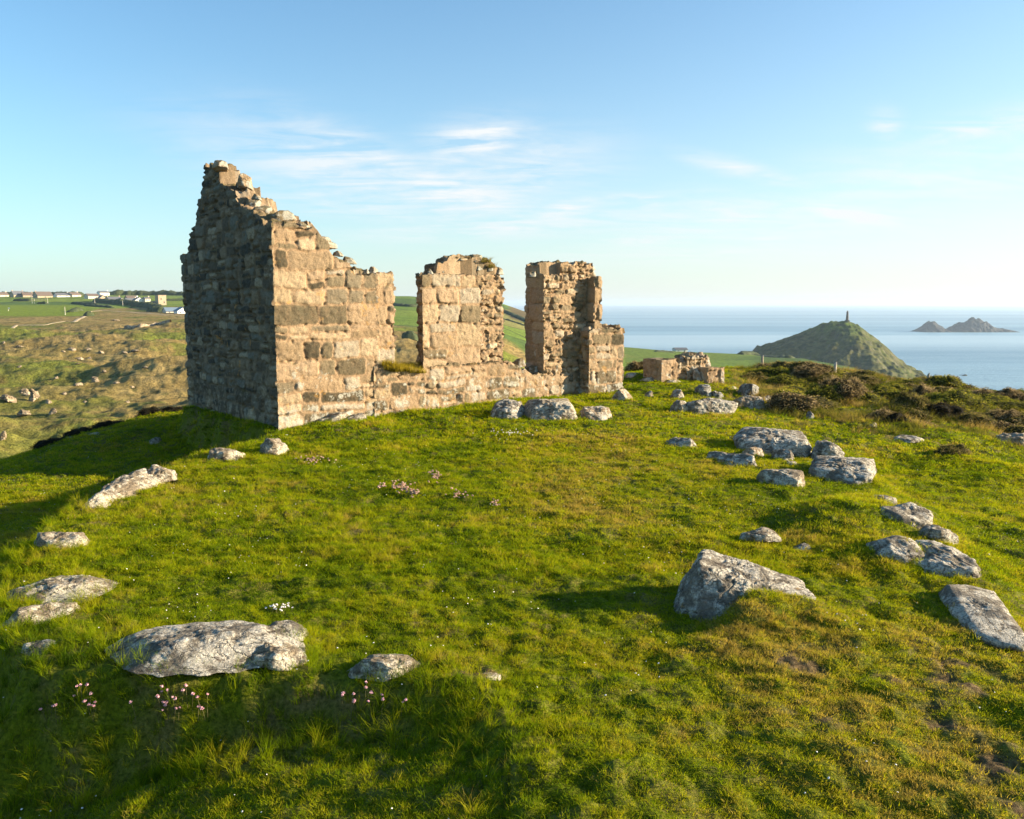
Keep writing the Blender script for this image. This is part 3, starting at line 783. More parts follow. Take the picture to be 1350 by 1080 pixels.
R = [
 ('flat pale slab lying against the base of the tall front wall', (405,562), (470,556), .5, .20, 31, M_PALE, 5, {}),
 ('small pale slab right of the flat slab at the wall base', (455,556), (486,554), .4, .12, 32, M_PALE, 5, {}),
 ('grey split boulder in front of the wall, left of the rough white boulder', (648,552), (692,553), .6, .30, 33, M_ROCK, 5, {}),
 ('rough white boulder in front of the low wall between the two piers', (690,553), (757,552), .75, .30, 34, M_PALE, 6, dict(hull='block')),
 ('plain tan stone with a sloping top right of the rough white boulder', (763,553), (806,553), .4, .24, 35, M_ROCKW, 5, {}),
 ('upright triangular stone at the right-hand foot of the ruin', (805,527), (835,528), .3, .34, 36, M_ROCKW, 5, dict(planes=[((.8,0,.6),.35),((-.8,0,.6),.35)])),
]
for i, (lab, a, b, w, h, sd, mt, sub, kw) in enumerate(R):
    rock('stone', lab, a, b, w, h, sd, mt, sub, GL, **kw)
GM = 'tumbled stones below the low ruin'
R = [
 ('long grey slab with a thin bright lit edge below the low ruin', (898,543), (962,546), .4, .30, 37, M_ROCK, 6, dict(hull='block')),
 ('speckled pale stone in front of the left end of the long grey slab', (884,544), (908,545), .35, .25, 38, M_PALE, 5, {}),
 ('small buff slab behind the speckled pale stone', (884,526), (901,525), .25, .2, 39, M_ROCKW, 5, {}),
 ('dark split boulder behind the long grey slab', (916,521), (938,522), .4, .24, 40, M_DARKR, 5, {}),
 ('dark stone behind the right end of the long grey slab', (936,525), (954,526), .3, .17, 42, M_DARKR, 5, {}),
 ('big grey rounded boulder right of the low ruin', (972,522), (1001,523), .5, .30, 43, M_DARKR, 5, {}),
 ('cream boulder with a sunlit face in front of the big grey rounded boulder', (970,538), (1003,538), .4, .30, 44, M_PALE, 5, {}),
 ('flat dark stone right of the cream boulder', (1002,528), (1020,532), .3, .14, 45, M_ROCK, 5, {}),
 ('sloping pale slab just below the large dressed block of the low ruin', (952,512), (975,517), .4, .12, 46, M_PALE, 5, {}),
 ('small white chip standing in grass left of the speckled pale stone', (853,523), (858,524), .12, .16, 47, M_PALE, 4, {}),
 ('flat buff stone on the turf between the main ruin and the low ruin', (829,497), (842,496), .4, .12, 48, M_ROCKW, 4, {}),
 ('grey flat stones half buried in front of the low ruin', (850,502), (866,503), .4, .10, 49, M_ROCK, 4, {}),
 ('small buff slab on the grass below the left block of the low ruin', (883,504), (893,506), .25, .08, 50, M_PALE, 4, {}),
]
for i, (lab, a, b, w, h, sd, mt, sub, kw) in enumerate(R):
    rock('stone', lab, a, b, w, h, sd, mt, sub, GM, **kw)
GH = 'stones on the right-hand heath'
R = [
 ('small lone pale stone on a tuft above the large flat-topped block', (1063,552), (1073,553), .16, .16, 51, M_ROCK, 4, {}),
 ('thin flat grey slabs flush with the sloping heath turf', (1178,583), (1214,579), .35, .07, 52, M_ROCK, 5, {}),
 ('bluish-white boulder on the heath at the right edge of the picture', (1322,583), (1348,586), .5, .32, 53, M_PALE, 5, {}),
 ('tiny white stone between heather mounds on the right', (1236,539), (1244,539), .14, .1, 54, M_PALE, 4, {}),
 ('low dark stone on the slope left of the bluish-white boulder', (1230,565), (1246,567), .3, .12, 55, M_ROCK, 4, {}),
 ('pale stone at a bare patch in front of the heather, right of the path', (1146,563), (1156,564), .2, .08, 56, M_PALE, 4, {}),
]
for i, (lab, a, b, w, h, sd, mt, sub, kw) in enumerate(R):
    rock('stone', lab, a, b, w, h, sd, mt, sub, GH, **kw)

# stones lying on the shaded slope to the left
for i, (lab, a, b, w, h, sd) in enumerate([
    ('small dark stone on the shaded slope below the gable', (198,585), (212,585), .25, .14, 61),
    ('pale chip of stone on the shaded slope left of the gable', (88,577), (96,577), .12, .05, 62),
    ('flat chip of stone on the shaded slope, nearer the gable', (120,573), (132,573), .2, .05, 63)]):
    rock('stone', lab, a, b, w, h, sd, M_ROCK, 4, 'stones on the shaded slope')

# ---- low ruin on the right: a dressed block, a heap of wall, a second dressed block
low = empty('low_ruin', (0, 0, 0), 'low remains of a stone wall with two squared blocks, right of the tall ruin', 'ruin')
lo = hit(880, 503)[:2]
zl = float(near_z(lo[0], lo[1]))
ld = np.array([math.cos(.48), math.sin(.48)]); lb = np.array([-math.sin(.48), math.cos(.48)])
PX = lo[1] / 1100.0
def lp(name, u0, u1, v0, v1, t0, t1, seed, mas, jag=.03, off=0.0):
    x0, x1 = (u0 - 880) * PX, (u1 - 880) * PX
    zt = EYE - (v0 - 399) / FH * (lo[1] + t0); zb = EYE - (v1 - 399) / FH * lo[1] - .3
    return piece(name, low, [(x0, t0), (x1, t0), (x1 + off, t1), (x0 + off, t1)], lambda s, t: zt + 0 * s, mas, zbot=zb, jag=jag, org=lo, dirs=(ld, lb))
one = [Masonry(71, -9, 9, -9, 9, (2.5, 3), (2, 3), 1.0, (.52, .62))]
lp('squared_block', 870, 898, 474, 503, 0, .55, 1, one, .03, -.12)
lp('squared_block', 937, 963, 488, 515, -.25, .3, 2, one, .03, -.05)
lp('rubble_wall', 901, 940, 478, 512, .15, .55, 3, [Masonry(72, -9, 9, -9, 9, (.2, .34), (.28, .5), 1.6, (.4, .9))], .14)
lp('rubble_wall', 918, 951, 470, 512, .12, .5, 4, [Masonry(73, -9, 9, -9, 9, (.2, .34), (.25, .5), 1.7, (.4, .9))], .16)
for u0, u1, v, s in [(901,913,478,1),(917,928,474,2),(930,941,470,3),(941,952,473,4),(925,936,492,5)]:
    c = np.array([lo[0] + ((u0 + u1) / 2 - 880) * PX * ld[0], lo[1] + .33 + ((u0 + u1) / 2 - 880) * PX * ld[1]])
    v_, f_ = rock_shape(200 + s, (u1 - u0) * PX * 1.2, .34, .26, box=.5, sub=4)
    o = link('cap_stone', make_mesh('cap_stone', v_, f_), M_ROCKW, low)
    o.location = (c[0], c[1] + (-.3 if s == 5 else 0), EYE - (v + 6 - 399) / FH * c[1] ); o.rotation_euler = (0, .1 * s - .3, .4 * s)

# loose stones still lying on the broken tops of the tall ruin (part of it)
def cap(u, v, t, L, W, H, seed, mat=None, sub=4):
    if seed >= 500: u, v, t = u + random.uniform(-4, 4), v + random.uniform(0, 3.5), t + random.uniform(0, .15)
    s, z = wall_s(u, v, t)
    v_, f_ = rock_shape(seed, L, W, H * .8, cuts=3, sub=sub)
    q_ = .16 if mat is M_DARKR else random.uniform(.22, .62)
    o = link('cap_stone', make_mesh('cap_stone', v_, f_, {'joint': np.ones(len(v_)), 'sid': np.full(len(v_), q_), 'sid2': np.full(len(v_), random.random()), 'rubble': np.zeros(len(v_))}), M_STONE, ruin)
    p = WC + s * WD + t * WB; o.location = (p[0], p[1], z); o.rotation_euler = (random.uniform(-.15, .15), random.uniform(-.15, .15), TH + random.uniform(-.3, .3)); return o
tc = gable_t(300, 240)[0]
cap(323, 246, tc - .1, .38, .36, .34, 301, M_ROCKW, 5)
cap(338, 263, tc - .6, .2, .25, .14, 302); cap(345, 283, tc - 1.1, .5, .4, .2, 303); cap(333, 272, tc - .6, .3, .3, .16, 304)
cap(372, 290, .45, .5, .4, .2, 305); cap(398, 303, .3, .35, .4, .16, 306); cap(430, 325, .3, .4, .4, .16, 307); cap(440, 358, .15, .52, .4, .22, 308, M_DARKR)
cap(290, 218+4, tc + .3, .3, .4, .2, 309)
cap(583, 358, .3, .35, .4, .26, 310, M_DARKR); cap(605, 343, .3, .4, .4, .14, 311); cap(625, 344, .3, .35, .4, .16, 312)
cap(712, 366, .35, .3, .4, .3, 313, M_DARKR); cap(730, 353, .3, .3, .4, .14, 314); cap(776, 362, .2, .28, .4, .26, 315, M_DARKR); cap(755, 352, .3, .4, .4, .12, 316)
cap(683, 482, .3, .3, .4, .2, 317); cap(700, 491, .35, .35, .4, .2, 318, M_DARKR); cap(678, 488, .15, .25, .3, .16, 319); cap(707, 497, .1, .2, .3, .14, 320, M_DARKR)

for u in np.arange(566, 660, 13): cap(u, np.interp(u, [566, 572, 590, 640, 660], [361, 356, 350, 352, 361]), .17, rng.uniform(.16, .32), .22, rng.uniform(.09, .17), int(500 + u), random.choice([M_ROCKW, M_DARKR, None]))
for u in np.arange(704, 784, 14): cap(u, np.interp(u, [704, 712, 740, 775, 786], [364, 356, 353, 354, 360]), .16, rng.uniform(.16, .30), .22, rng.uniform(.09, .16), int(520 + u), random.choice([M_ROCKW, M_DARKR, None]))
for u in np.arange(376, 500, 17): cap(u, np.interp(u, [366, 392, 413, 428, 443, 465, 466, 500], [296, 299, 305, 317, 335, 348, 358, 359]), rng.uniform(.1, .4), rng.uniform(.16, .34), .24, rng.uniform(.08, .17), int(540 + u), random.choice([M_ROCKW, M_DARKR, None]))

# ---- pale outcrops on the far heath slope
GO = 'pale granite outcrops on the far heath slope'
OUT = [
 (2,8,453,8,'two-toned pale outcrop high on the heath at the left edge'),(20,32,458,7,'pale outcrop just below the path on the far heath, near the left edge'),
 (78,88,464,6,'small angular outcrop left of the clustered crags on the far slope'),(88,103,462,8,'rounded outcrop in the middle of the far slope, first of the upper cluster'),
 (113,121,461,6,'little square outcrop between the two upper clusters of the far slope'),(128,139,465,7,'wide low outcrop below the stone track on the far slope'),
 (158,170,466,8,'leaning outcrop beside a green gully, left half of a pair'),(170,186,464,10,'tallest outcrop beside the green gully on the far slope'),
 (94,114,474,9,'long flat ledge of rock under the upper cluster'),(114,122,473,7,'squat outcrop right of the long flat ledge'),
 (97,108,481,6,'pale slab just below the long flat ledge'),(21,31,485,9,'lone upright outcrop low on the left of the far slope'),
 (186,197,486,7,'lone pale outcrop right of centre on the brown slope'),(134,141,492,9,'tall thin outcrop in the middle of the brown slope'),
 (68,80,500,9,'grey outcrop in bracken, left of the blocky outcrop'),(120,132,503,12,'blocky outcrop in the centre of the brown slope'),
 (96,110,508,8,'wide pale outcrop left of the blocky outcrop'),(148,160,506,8,'flat outcrop right of the blocky outcrop'),
 (25,40,520,14,'pale crag beside the big left crag on the lower slope'),(38,54,528,24,'tallest pale crag on the lower left slope'),
 (0,20,530,18,'big pale crag cut by the left edge of the picture'),(58,70,531,11,'small crag right of the tallest pale crag'),
 (36,48,518,14,'pointed crag above the tallest pale crag'),(80,90,520,8,'small lone outcrop above the dark crest bushes'),
 (64,76,545,12,'pale rock just above the dark crest bushes'),(24,42,548,12,'grey rock on the lower slope below the big crags'),
 (0,10,580,20,'buff rock at the lowest left corner of the far slope'),(164,172,531,7,'small pale rock beside the dark bushes near the gable'),
 (108,116,531,7,'lone stone above the dark crest bushes in the centre'),(170,178,511,6,'small outcrop near the gable edge of the slope'),
 (126,131,443,5,'small boulder standing alone high on the far heath'),(145,160,423,5,'pale rocks beside the path top near the tower'),
]
for i, (u0, u1, v, hp, lab) in enumerate(OUT):
    P0 = hit((u0 + u1) / 2, v, far=True); k = P0[1] / F
    v_, f_ = rock_shape(400 + i, (u1 - u0) * k * (1.1 if hp > 11 else .85), (u1 - u0) * k * (.8 if hp > 11 else .6), hp * k * (.8 if hp > 11 else .5), sub=5, cuts=3 if hp < 12 else 1, rough=1.7 if hp < 12 else 2.6, flat=.5)
    o = link('rock_outcrop', make_mesh('rock_outcrop', v_, f_), None)
    o.location = P0; o.rotation_euler = (0, 0, random.uniform(-.4, .4)); tag(o, lab, 'outcrop', GO)
    o['mfar'] = 1
def outcrop_mat():
    m = Mat('far_granite'); P = m.coord('Object')
    n = m.noise(P, .45, 6, .7); n2 = m.noise(P, 1.6, 5, .7)
    c = m.ramp(n, [(.32, (.12, .10, .07)), (.47, (.30, .235, .155)), (.7, (.52, .43, .31))])
    c = m.mix(1, c, m.ramp(n2, [(.3, .55), (.65, 1.2)]), 'MULTIPLY')
    m.bsdf(c, .9, m.bump(n2, .8, .6), .1); return m.m
M_OUT = outcrop_mat()
for o in COL.objects:
    if 'mfar' in o: o.data.materials.append(M_OUT); del o['mfar']

# ---- two rocky islets out at sea
def islet(label, pts, D, seed):
    us = np.array([p[0] for p in pts], float); vs = np.array([p[1] for p in pts], float)
    u0, u1 = us.min(), us.max(); n, m_ = 160, 60
    vw = 399 + (EYE - SEA) / D * FH
    a, b = np.meshgrid(np.linspace(0, 1, n), np.linspace(-1, 1, m_), indexing='ij')
    u = u0 + (u1 - u0) * a
    h = np.maximum(vw - np.interp(u, us, vs), 0) * D / FH
    wd = 55 * D / 2576
    f = b * wd
    x = (u - 675) / FH * D; y = D + f
    z = h * (1 - np.abs(b) ** 1.6) * (1 + .25 * fbm(x * .05, y * .05, seed, 4)) + 3.5 * fbm(x * .08, y * .08, seed + 2, 4) * np.clip(h / 12, 0, 1) - 1.5 * (np.abs(b) > .9)
    V = np.stack([x.ravel(), y.ravel(), SEA + z.ravel() - .3], 1)
    c = V[:, :2].mean(0); V[:, :2] -= c; V[:, 2] -= SEA
    me = make_mesh('sea_stack', V, grid_faces(n, m_)); me.flip_normals()
    m = M_ISLE
    o = link('sea_stack', me, m, loc=(c[0], c[1], SEA)); tag(o, label, 'islet', 'islets out at sea')
mi = Mat('islet_rock'); mi.bsdf(mi.ramp(mi.noise(mi.coord('Object'), .08, 6, .7), [(.35, (.022, .024, .026)), (.65, (.06, .06, .058))]), .9); M_ISLE = mi.m
islet('smaller pointed rocky islet in the sea, left of the bigger one', [(1211,437),(1216,433),(1221,430),(1225,425),(1228,422),(1232,425),(1238,428),(1243,432),(1247,435),(1250,437)], 2576, 1)
islet('bigger humped rocky islet with a low tail in the sea', [(1249,437),(1256,432),(1264,427),(1272,424),(1278,422),(1284,421),(1291,421),(1300,423),(1306,429),(1314,433),(1324,433),(1333,435),(1338,437)], 2576, 5)
# ------------------------------------------------------------------ grass
def blades(n, h0, h1, w, spread, lean, seed, seg=3):
    """a small tuft of curved tapering blades"""
    r = np.random.default_rng(seed); V = []; Fq = []; T = []
    for i in range(n):
        a = r.uniform(0, 2 * math.pi); d = spread * math.sqrt(r.random()); bx, by = d * math.cos(a), d * math.sin(a)
        h = r.uniform(h0, h1); dirn = a + r.normal(0, .9); ln = lean * r.uniform(.3, 1.2) * h; ww = w * r.uniform(.7, 1.3)
        fa = r.uniform(0, math.pi); px, py = math.cos(fa) * ww / 2, math.sin(fa) * ww / 2
        o = len(V)
        for k in range(seg + 1):
            t = k / seg; q = ln * t * t; z = h * (t - .25 * lean * t * t)
            cx, cy = bx + math.cos(dirn) * q, by + math.sin(dirn) * q; tw = (1 - t * .93)
            V += [(cx - px * tw, cy - py * tw, z), (cx + px * tw, cy + py * tw, z)]; T += [t, t]
        for k in range(seg): Fq.append((o + 2 * k, o + 2 * k + 1, o + 2 * k + 3, o + 2 * k + 2))
    return np.array(V), np.array(Fq), np.array(T)

def grass_mat(name, stops, trans=.5):
    m = Mat(name)
    tint = m.attr('tint', 'INSTANCER'); t = m.attr('tip')
    rnd = m.n('ObjectInfo').outputs['Random']
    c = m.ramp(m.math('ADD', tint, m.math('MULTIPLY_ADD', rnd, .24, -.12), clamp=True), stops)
    c = m.mix(m.ramp(t, [(0, .42), (.55, 0)]), c, (.05, .05, .012))  # roots darkened in colour, standing in for shade between clumps
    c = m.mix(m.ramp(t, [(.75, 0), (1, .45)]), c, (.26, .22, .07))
    d = m.n('BsdfPrincipled', {'Base Color': c, 'Roughness': .8, 'Specular IOR Level': .03})
    tr = m.n('BsdfTranslucent', {'Color': m.mix(1.0, c, (1.25, 1.2, .6), 'MULTIPLY')})
    mx = m.n('MixShader', {0: trans, 1: d.outputs[0], 2: tr.outputs[0]})
    m.t.links.new(mx.outputs[0], m.out.inputs[0]); return m.m

def scatter(name, pts, rot, scl, tint, tufts, kind='stuff'):
    """ONE object: points carrying grass tufts through a geometry-node tree"""
    me = bpy.data.meshes.new(name); pts = np.ascontiguousarray(pts, np.float32)
    me.vertices.add(len(pts)); me.vertices.foreach_set('co', pts.ravel())
    a = me.attributes.new('rot', 'FLOAT_VECTOR', 'POINT'); a.data.foreach_set('vector', np.ascontiguousarray(rot, np.float32).ravel())
    a = me.attributes.new('scl', 'FLOAT_VECTOR', 'POINT'); a.data.foreach_set('vector', np.ascontiguousarray(scl, np.float32).ravel())
    a = me.attributes.new('tint', 'FLOAT', 'POINT'); a.data.foreach_set('value', np.ascontiguousarray(tint, np.float32))
    pick = np.random.default_rng(len(pts)).integers(0, len(tufts), len(pts)).astype(np.int32)
    a = me.attributes.new('pick', 'INT', 'POINT'); a.data.foreach_set('value', pick)
    o = link(name, me); tag(o, kind=kind)
    ng = bpy.data.node_groups.new(name, 'GeometryNodeTree')
    ng.interface.new_socket('Geometry', in_out='INPUT', socket_type='NodeSocketGeometry'); ng.interface.new_socket('Geometry', in_out='OUTPUT', socket_type='NodeSocketGeometry')
    N, Lk = ng.nodes, ng.links
    gi, go = N.new('NodeGroupInput'), N.new('NodeGroupOutput')
    iop = N.new('GeometryNodeInstanceOnPoints')
    g2i = N.new('GeometryNodeGeometryToInstance')
    for t in tufts:
        oi = N.new('GeometryNodeObjectInfo'); oi.inputs['Object'].default_value = t; oi.transform_space = 'ORIGINAL'
        Lk.new(oi.outputs['Geometry'], g2i.inputs[0])
    def na(nm, ty):
        q = N.new('GeometryNodeInputNamedAttribute'); q.data_type = ty; q.inputs['Name'].default_value = nm; return q.outputs['Attribute']
    Lk.new(gi.outputs[0], iop.inputs['Points']); Lk.new(g2i.outputs[0], iop.inputs['Instance'])
    iop.inputs['Pick Instance'].default_value = True
    Lk.new(na('pick', 'INT'), iop.inputs['Instance Index'])
    e2r = N.new('FunctionNodeEulerToRotation'); Lk.new(na('rot', 'FLOAT_VECTOR'), e2r.inputs[0]); Lk.new(e2r.outputs[0], iop.inputs['Rotation'])
    Lk.new(na('scl', 'FLOAT_VECTOR'), iop.inputs['Scale'])
    Lk.new(iop.outputs['Instances'], go.inputs[0])
    md = o.modifiers.new('tufts', 'NODES'); md.node_group = ng
    return o

def tuft_objs(specs, mat):
    out = []
    for i, sp in enumerate(specs):
        v, f, t = blades(*sp)
        me = make_mesh('grass_tuft', v, f, {'tip': t}); me.materials.append(mat)
        out.append(bpy.data.objects.new('grass_tuft', me))      # never linked: only the tuft mesh is used
    return out

M_TURF = grass_mat('turf_blades', [(0, (.045, .095, .003)), (.3, (.175, .255, .003)), (.55, (.33, .36, .004)), (.75, (.37, .34, .016)), (1, (.40, .30, .08))])
M_HEATHG = grass_mat('heath_grass', [(0, (.06, .075, .015)), (.35, (.16, .15, .035)), (.6, (.27, .20, .075)), (1, (.40, .28, .14))])
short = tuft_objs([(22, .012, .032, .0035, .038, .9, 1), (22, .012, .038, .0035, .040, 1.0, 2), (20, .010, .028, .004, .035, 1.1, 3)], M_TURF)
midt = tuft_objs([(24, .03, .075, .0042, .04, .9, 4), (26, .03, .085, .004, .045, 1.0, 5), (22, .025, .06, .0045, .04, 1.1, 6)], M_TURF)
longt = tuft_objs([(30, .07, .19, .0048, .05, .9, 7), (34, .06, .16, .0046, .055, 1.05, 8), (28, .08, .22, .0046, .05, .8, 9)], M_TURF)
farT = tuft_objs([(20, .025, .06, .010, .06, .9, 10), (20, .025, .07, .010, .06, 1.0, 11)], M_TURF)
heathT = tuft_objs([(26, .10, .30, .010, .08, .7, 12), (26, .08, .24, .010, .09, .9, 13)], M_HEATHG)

def sample(n, y0, y1, marg=.42, p=1.0):
    """n ground points in the wedge the camera could see, between depths y0 and y1"""
    r = rng.random(n); y = np.sqrt(y0 * y0 + (y1 * y1 - y0 * y0) * r) if p == 1 else y0 + (y1 - y0) * r ** p
    hw = (675 / F + marg) * y * 1.02 + .3
    x = rng.uniform(-1, 1, n) * hw
    return x, y

def rocksdist(x, y, pxs):
    d = np.full(x.shape, 9.0)
    for (u, v, rx) in pxs:
        px, py = plane_hit(u, v); d = np.minimum(d, np.hypot(x - px, (y - py)) / rx)
    return d

def turf_fields(x, y):
    """blade length 0..1 and dryness 0..1 over the ground; dryness also carries painted foreground shade"""
    bare = bare_mask(x, y); sd = poly_sd(x, y)
    n1 = fbm(x * .9, y * .9, 31, 4); n2 = fbm(x * 3.2, y * 3.2, 32, 3)
    u = 675 + FH * x / y
    bank = smooth(-.12, .12, sd) * smooth(.6, .25, sd) * smooth(.35, -.3, x)
    ln = .25 + .5 * n1 + .35 * n2 + bank * .9
    # lush interior on the left, cropped path to the right and in front
    ln = ln + .20 * smooth(1.0, -1.0, x) * (sd < .1) - .25 * smooth(.3, 1.4, x) - .35 * smooth(.5, .9, sd) * smooth(7, 5, y) * smooth(1, 0, x)
    for (cx, cy, hl, hw, yw, hh) in _foot:          # uncropped grass round every stone
        near = (np.abs(x - cx) < hl + hw + .5) & (np.abs(y - cy) < hl + hw + .5)
        if not near.any(): continue
        dx, dy = x[near] - cx, y[near] - cy
        lx, ly = dx * math.cos(yw) + dy * math.sin(yw), -dx * math.sin(yw) + dy * math.cos(yw)
        dd = np.hypot(np.maximum(np.abs(lx) - hl * .8, 0), np.maximum(np.abs(ly) - hw * .8, 0))
        ln[near] = ln[near] + .28 * np.exp(-(dd / .12) ** 2) * min(1.0, .4 + hh * 3)
    for (uu, vv, rx, a) in [(1020,835,.45,.25),(430,870,.3,.35),(390,905,.4,.5),(70,830,.3,.5),(270,905,.6,.5),(100,870,.4,.5),(60,750,.3,.4),(1110,690,.4,.5),
                            (240,660,.3,.5),(1020,750,.2,.5),(560,905,.3,.5),(30,900,.5,.5),(700,545,1,.4),(600,545,1,.5),(480,560,.7,.6),(420,575,.5,.4),(850,520,.9,.5),(920,550,.8,.5)]:
        px, py = plane_hit(uu, vv); ln = ln + a * np.exp(-((x - px) ** 2 + (y - py) ** 2) / rx ** 2)
    dry = .48 + .34 * n1 + .24 * n2
    dry = dry + .17 * smooth(.2, 1.8, x) * smooth(6.8, 5, y) + .10 * smooth(5.0, 4.2, y) * smooth(-.3, .8, x) - .16 * smooth(5.2, 4.6, y) * smooth(.8, -.3, x) - .10 * smooth(.5, -1.0, x) * (sd < .2)  # left-front tufts tinted darker: foreground shade put into their colour
    # trodden, straw-coloured strip running to the right-hand end of the ruin
    px = np.interp(y, [4, 6, 8, 11, 14, 17], [.6, .75, .9, 1.2, 1.3, 1.6])
    dry = dry + .30 * np.exp(-((x - px) / (.10 * y)) ** 2) * smooth(6, 9, y) * smooth(15, 12, y)
    for (uu, vv, rx, a) in [(1020,840,.4,.30),(430,850,.14,.5),(420,605,.4,.3),(60,745,.3,.35),(240,650,.3,.35),(600,890,.3,.4),(1250,700,.5,.2),(525,470,1,.0),(910,540,.5,.2),(100,640,2.0,.35)]:
        qx, qy = plane_hit(uu, vv); dry = dry + a * np.exp(-((x - qx) ** 2 + (y - qy) ** 2) / rx ** 2)
    n3 = fbm(x * 8.5, y * 8.5, 33, 3)
    return np.clip(ln + .25 * n3, 0, 1.3), np.clip(dry + .25 * bare + 0.30 * n3, 0, 1), bare, sd

def turf_layer(name, n, y0, y1, tufts, lo, hi, size, p=1.0, keep=1.0, tilt=.25):
    x, y = sample(n, y0, y1, p=p)
    ln, dry, bare, sd = turf_fields(x, y)
    r = np.hypot(x, y); u = 675 + FH * x / y
    he = smooth(15.5, 20, r + 1.8 * fbm(x * .4, y * .4, 2, 2)) * smooth(930, 1060, u)
    s, t = (x - WC[0]) * WD[0] + (y - WC[1]) * WD[1], (x - WC[0]) * WB[0] + (y - WC[1]) * WB[1]
    inwall = ((s > 0) & (s < sE) & (t > 0) & (t < .6)) | ((s > 0) & (s < .74) & (t > 0) & (t < GW))
    jit = rng.normal(0, .12, n)
    ok = (ln + jit >= lo) & (ln + jit < hi) & (rng.random(n) > bare * 1.1) & (rng.random(n) > he * .75) & ~inwall & (rng.random(n) < keep)
    x, y, ln, dry = x[ok], y[ok], ln[ok], dry[ok]; m = len(x)
    z = near_z(x, y)
    rot = np.stack([rng.normal(0, tilt, m), rng.normal(0, tilt, m), rng.uniform(0, 6.28, m)], 1)
    k = size * rng.uniform(.7, 1.3, m); scl = np.stack([k, k, k * (.65 + .6 * np.clip(ln, 0, 1))], 1)
    return scatter(name, np.stack([x, y, z - .004], 1), rot, scl, dry + rng.normal(0, .13, m), tufts)

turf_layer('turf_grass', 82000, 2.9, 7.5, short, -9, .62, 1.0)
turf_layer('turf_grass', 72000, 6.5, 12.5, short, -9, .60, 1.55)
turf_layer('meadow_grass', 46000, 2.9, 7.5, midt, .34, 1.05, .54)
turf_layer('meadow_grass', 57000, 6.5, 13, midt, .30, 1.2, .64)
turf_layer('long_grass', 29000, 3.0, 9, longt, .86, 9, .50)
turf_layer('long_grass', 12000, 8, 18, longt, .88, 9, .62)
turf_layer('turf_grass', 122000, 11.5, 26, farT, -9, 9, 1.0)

# heath grass among the bushes
def heath_layer(n):
    y = rng.uniform(13, 33, n); u = rng.uniform(880, 1500, n); x = (u - 675) / FH * y
    r = np.hypot(x, y)
    he = smooth(15.0, 19, r + 1.8 * fbm(x * .4, y * .4, 2, 2)) * smooth(930, 1060, u)
    cl = fbm(x * .8, y * .8, 44, 3)
    ok = (rng.random(n) < he * (.55 + 1.2 * cl))
    x, y = x[ok], y[ok]; m = len(x); z = near_z(x, y)
    dry = np.clip(.30 + 1.1 * fbm(x * .7, y * .7, 45, 3) + rng.normal(0, .12, m), 0, 1)
    k = rng.uniform(.35, .9, m)
    return scatter('heath_grass', np.stack([x, y, z - .01], 1), np.stack([rng.normal(0, .25, m), rng.normal(0, .25, m), rng.uniform(0, 6.28, m)], 1), np.stack([k, k, k], 1), dry, heathT)
heath_layer(36000)

# low continuous heather and gorse sward between the named bushes
def heath_cover(n):
    src = []
    for k, mt in enumerate([B_M, B_G, B_B, B_M]):
        me = bush_mesh(80 + k, 1400, .10); me.materials.append(mt); src.append(bpy.data.objects.new('heath_clump', me))
    y = rng.uniform(15, 32, n); u = rng.uniform(930, 1500, n); x = (u - 675) / FH * y; r = np.hypot(x, y)
    he = smooth(16.5, 20, r + 1.8 * fbm(x * .4, y * .4, 2, 2)) * smooth(960, 1090, u)
    ok = rng.random(n) < he * (.5 + 1.6 * fbm(x * .6, y * .6, 91, 3))
    x, y = x[ok], y[ok]; m = len(x); k = rng.uniform(.18, .5, m)
    return scatter('heath_undergrowth', np.stack([x, y, near_z(x, y) - .03], 1), np.stack([np.zeros(m), np.zeros(m), rng.uniform(0, 6.28, m)], 1), np.stack([k, k, k * rng.uniform(.28, .6, m)], 1), np.zeros(m), src)

# tufts rooted on the wall (parts of nothing: living plants of their own)
def wall_tuft(label, spots, size, dry):
    P = []; 
    for (u, v, t, n, du) in spots:
        for i in range(n):
            s, z = wall_s(u + rng.uniform(-du, du), v, t); p = WC + s * WD + (t + rng.uniform(-.18, .18)) * WB; P.append((p[0], p[1], z - .02))
    V = []; Fc = []; T = []; off = 0
    for p in P:
        v, f, t = blades(14, .06 * size, .17 * size, .009, .05, 1.0, int(rng.integers(1e6)))
        V.append(v + np.array(p)); Fc.append(f + off); T.append(t); off += len(v)
    V = np.concatenate(V); c = V.mean(0); c[2] = V[:, 2].min()
    o = link('grass_tussock', make_mesh('grass_tussock', V - c, np.concatenate(Fc), {'tip': np.concatenate(T)}), M_WT[dry], loc=c)
    return tag(o, label, 'grass tuft')
def flat_grass(name, col):
    m = Mat(name); t = m.attr('tip'); n = m.noise(m.coord('Object'), 12, 3)
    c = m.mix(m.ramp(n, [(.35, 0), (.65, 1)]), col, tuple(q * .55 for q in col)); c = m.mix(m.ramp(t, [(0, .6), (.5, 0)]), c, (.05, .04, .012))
    d = m.n('BsdfPrincipled', {'Base Color': c, 'Roughness': .8, 'Specular IOR Level': .1}); tr = m.n('BsdfTranslucent', {'Color': c})
    mx = m.n('MixShader', {0: .35, 1: d.outputs[0], 2: tr.outputs[0]}); m.t.links.new(mx.outputs[0], m.out.inputs[0]); return m.m
M_WT = {0: flat_grass('sill_grass', (.46, .36, .03)), 1: flat_grass('pier_grass', (.33, .27, .05)), 2: flat_grass('moss', (.10, .09, .03))}
wall_tuft('golden green grass growing on the sill of the first window opening', [(510,480,.10,40,9),(526,488,.02,70,14),(545,490,.04,40,10),(540,484,.3,50,14),(516,486,-.02,40,10)], 1.15, 0)
wall_tuft('yellowish grass drooping from the top right of the middle pier', [(636,345,.25,26,7),(645,352,.2,20,5)], 1.0, 1)
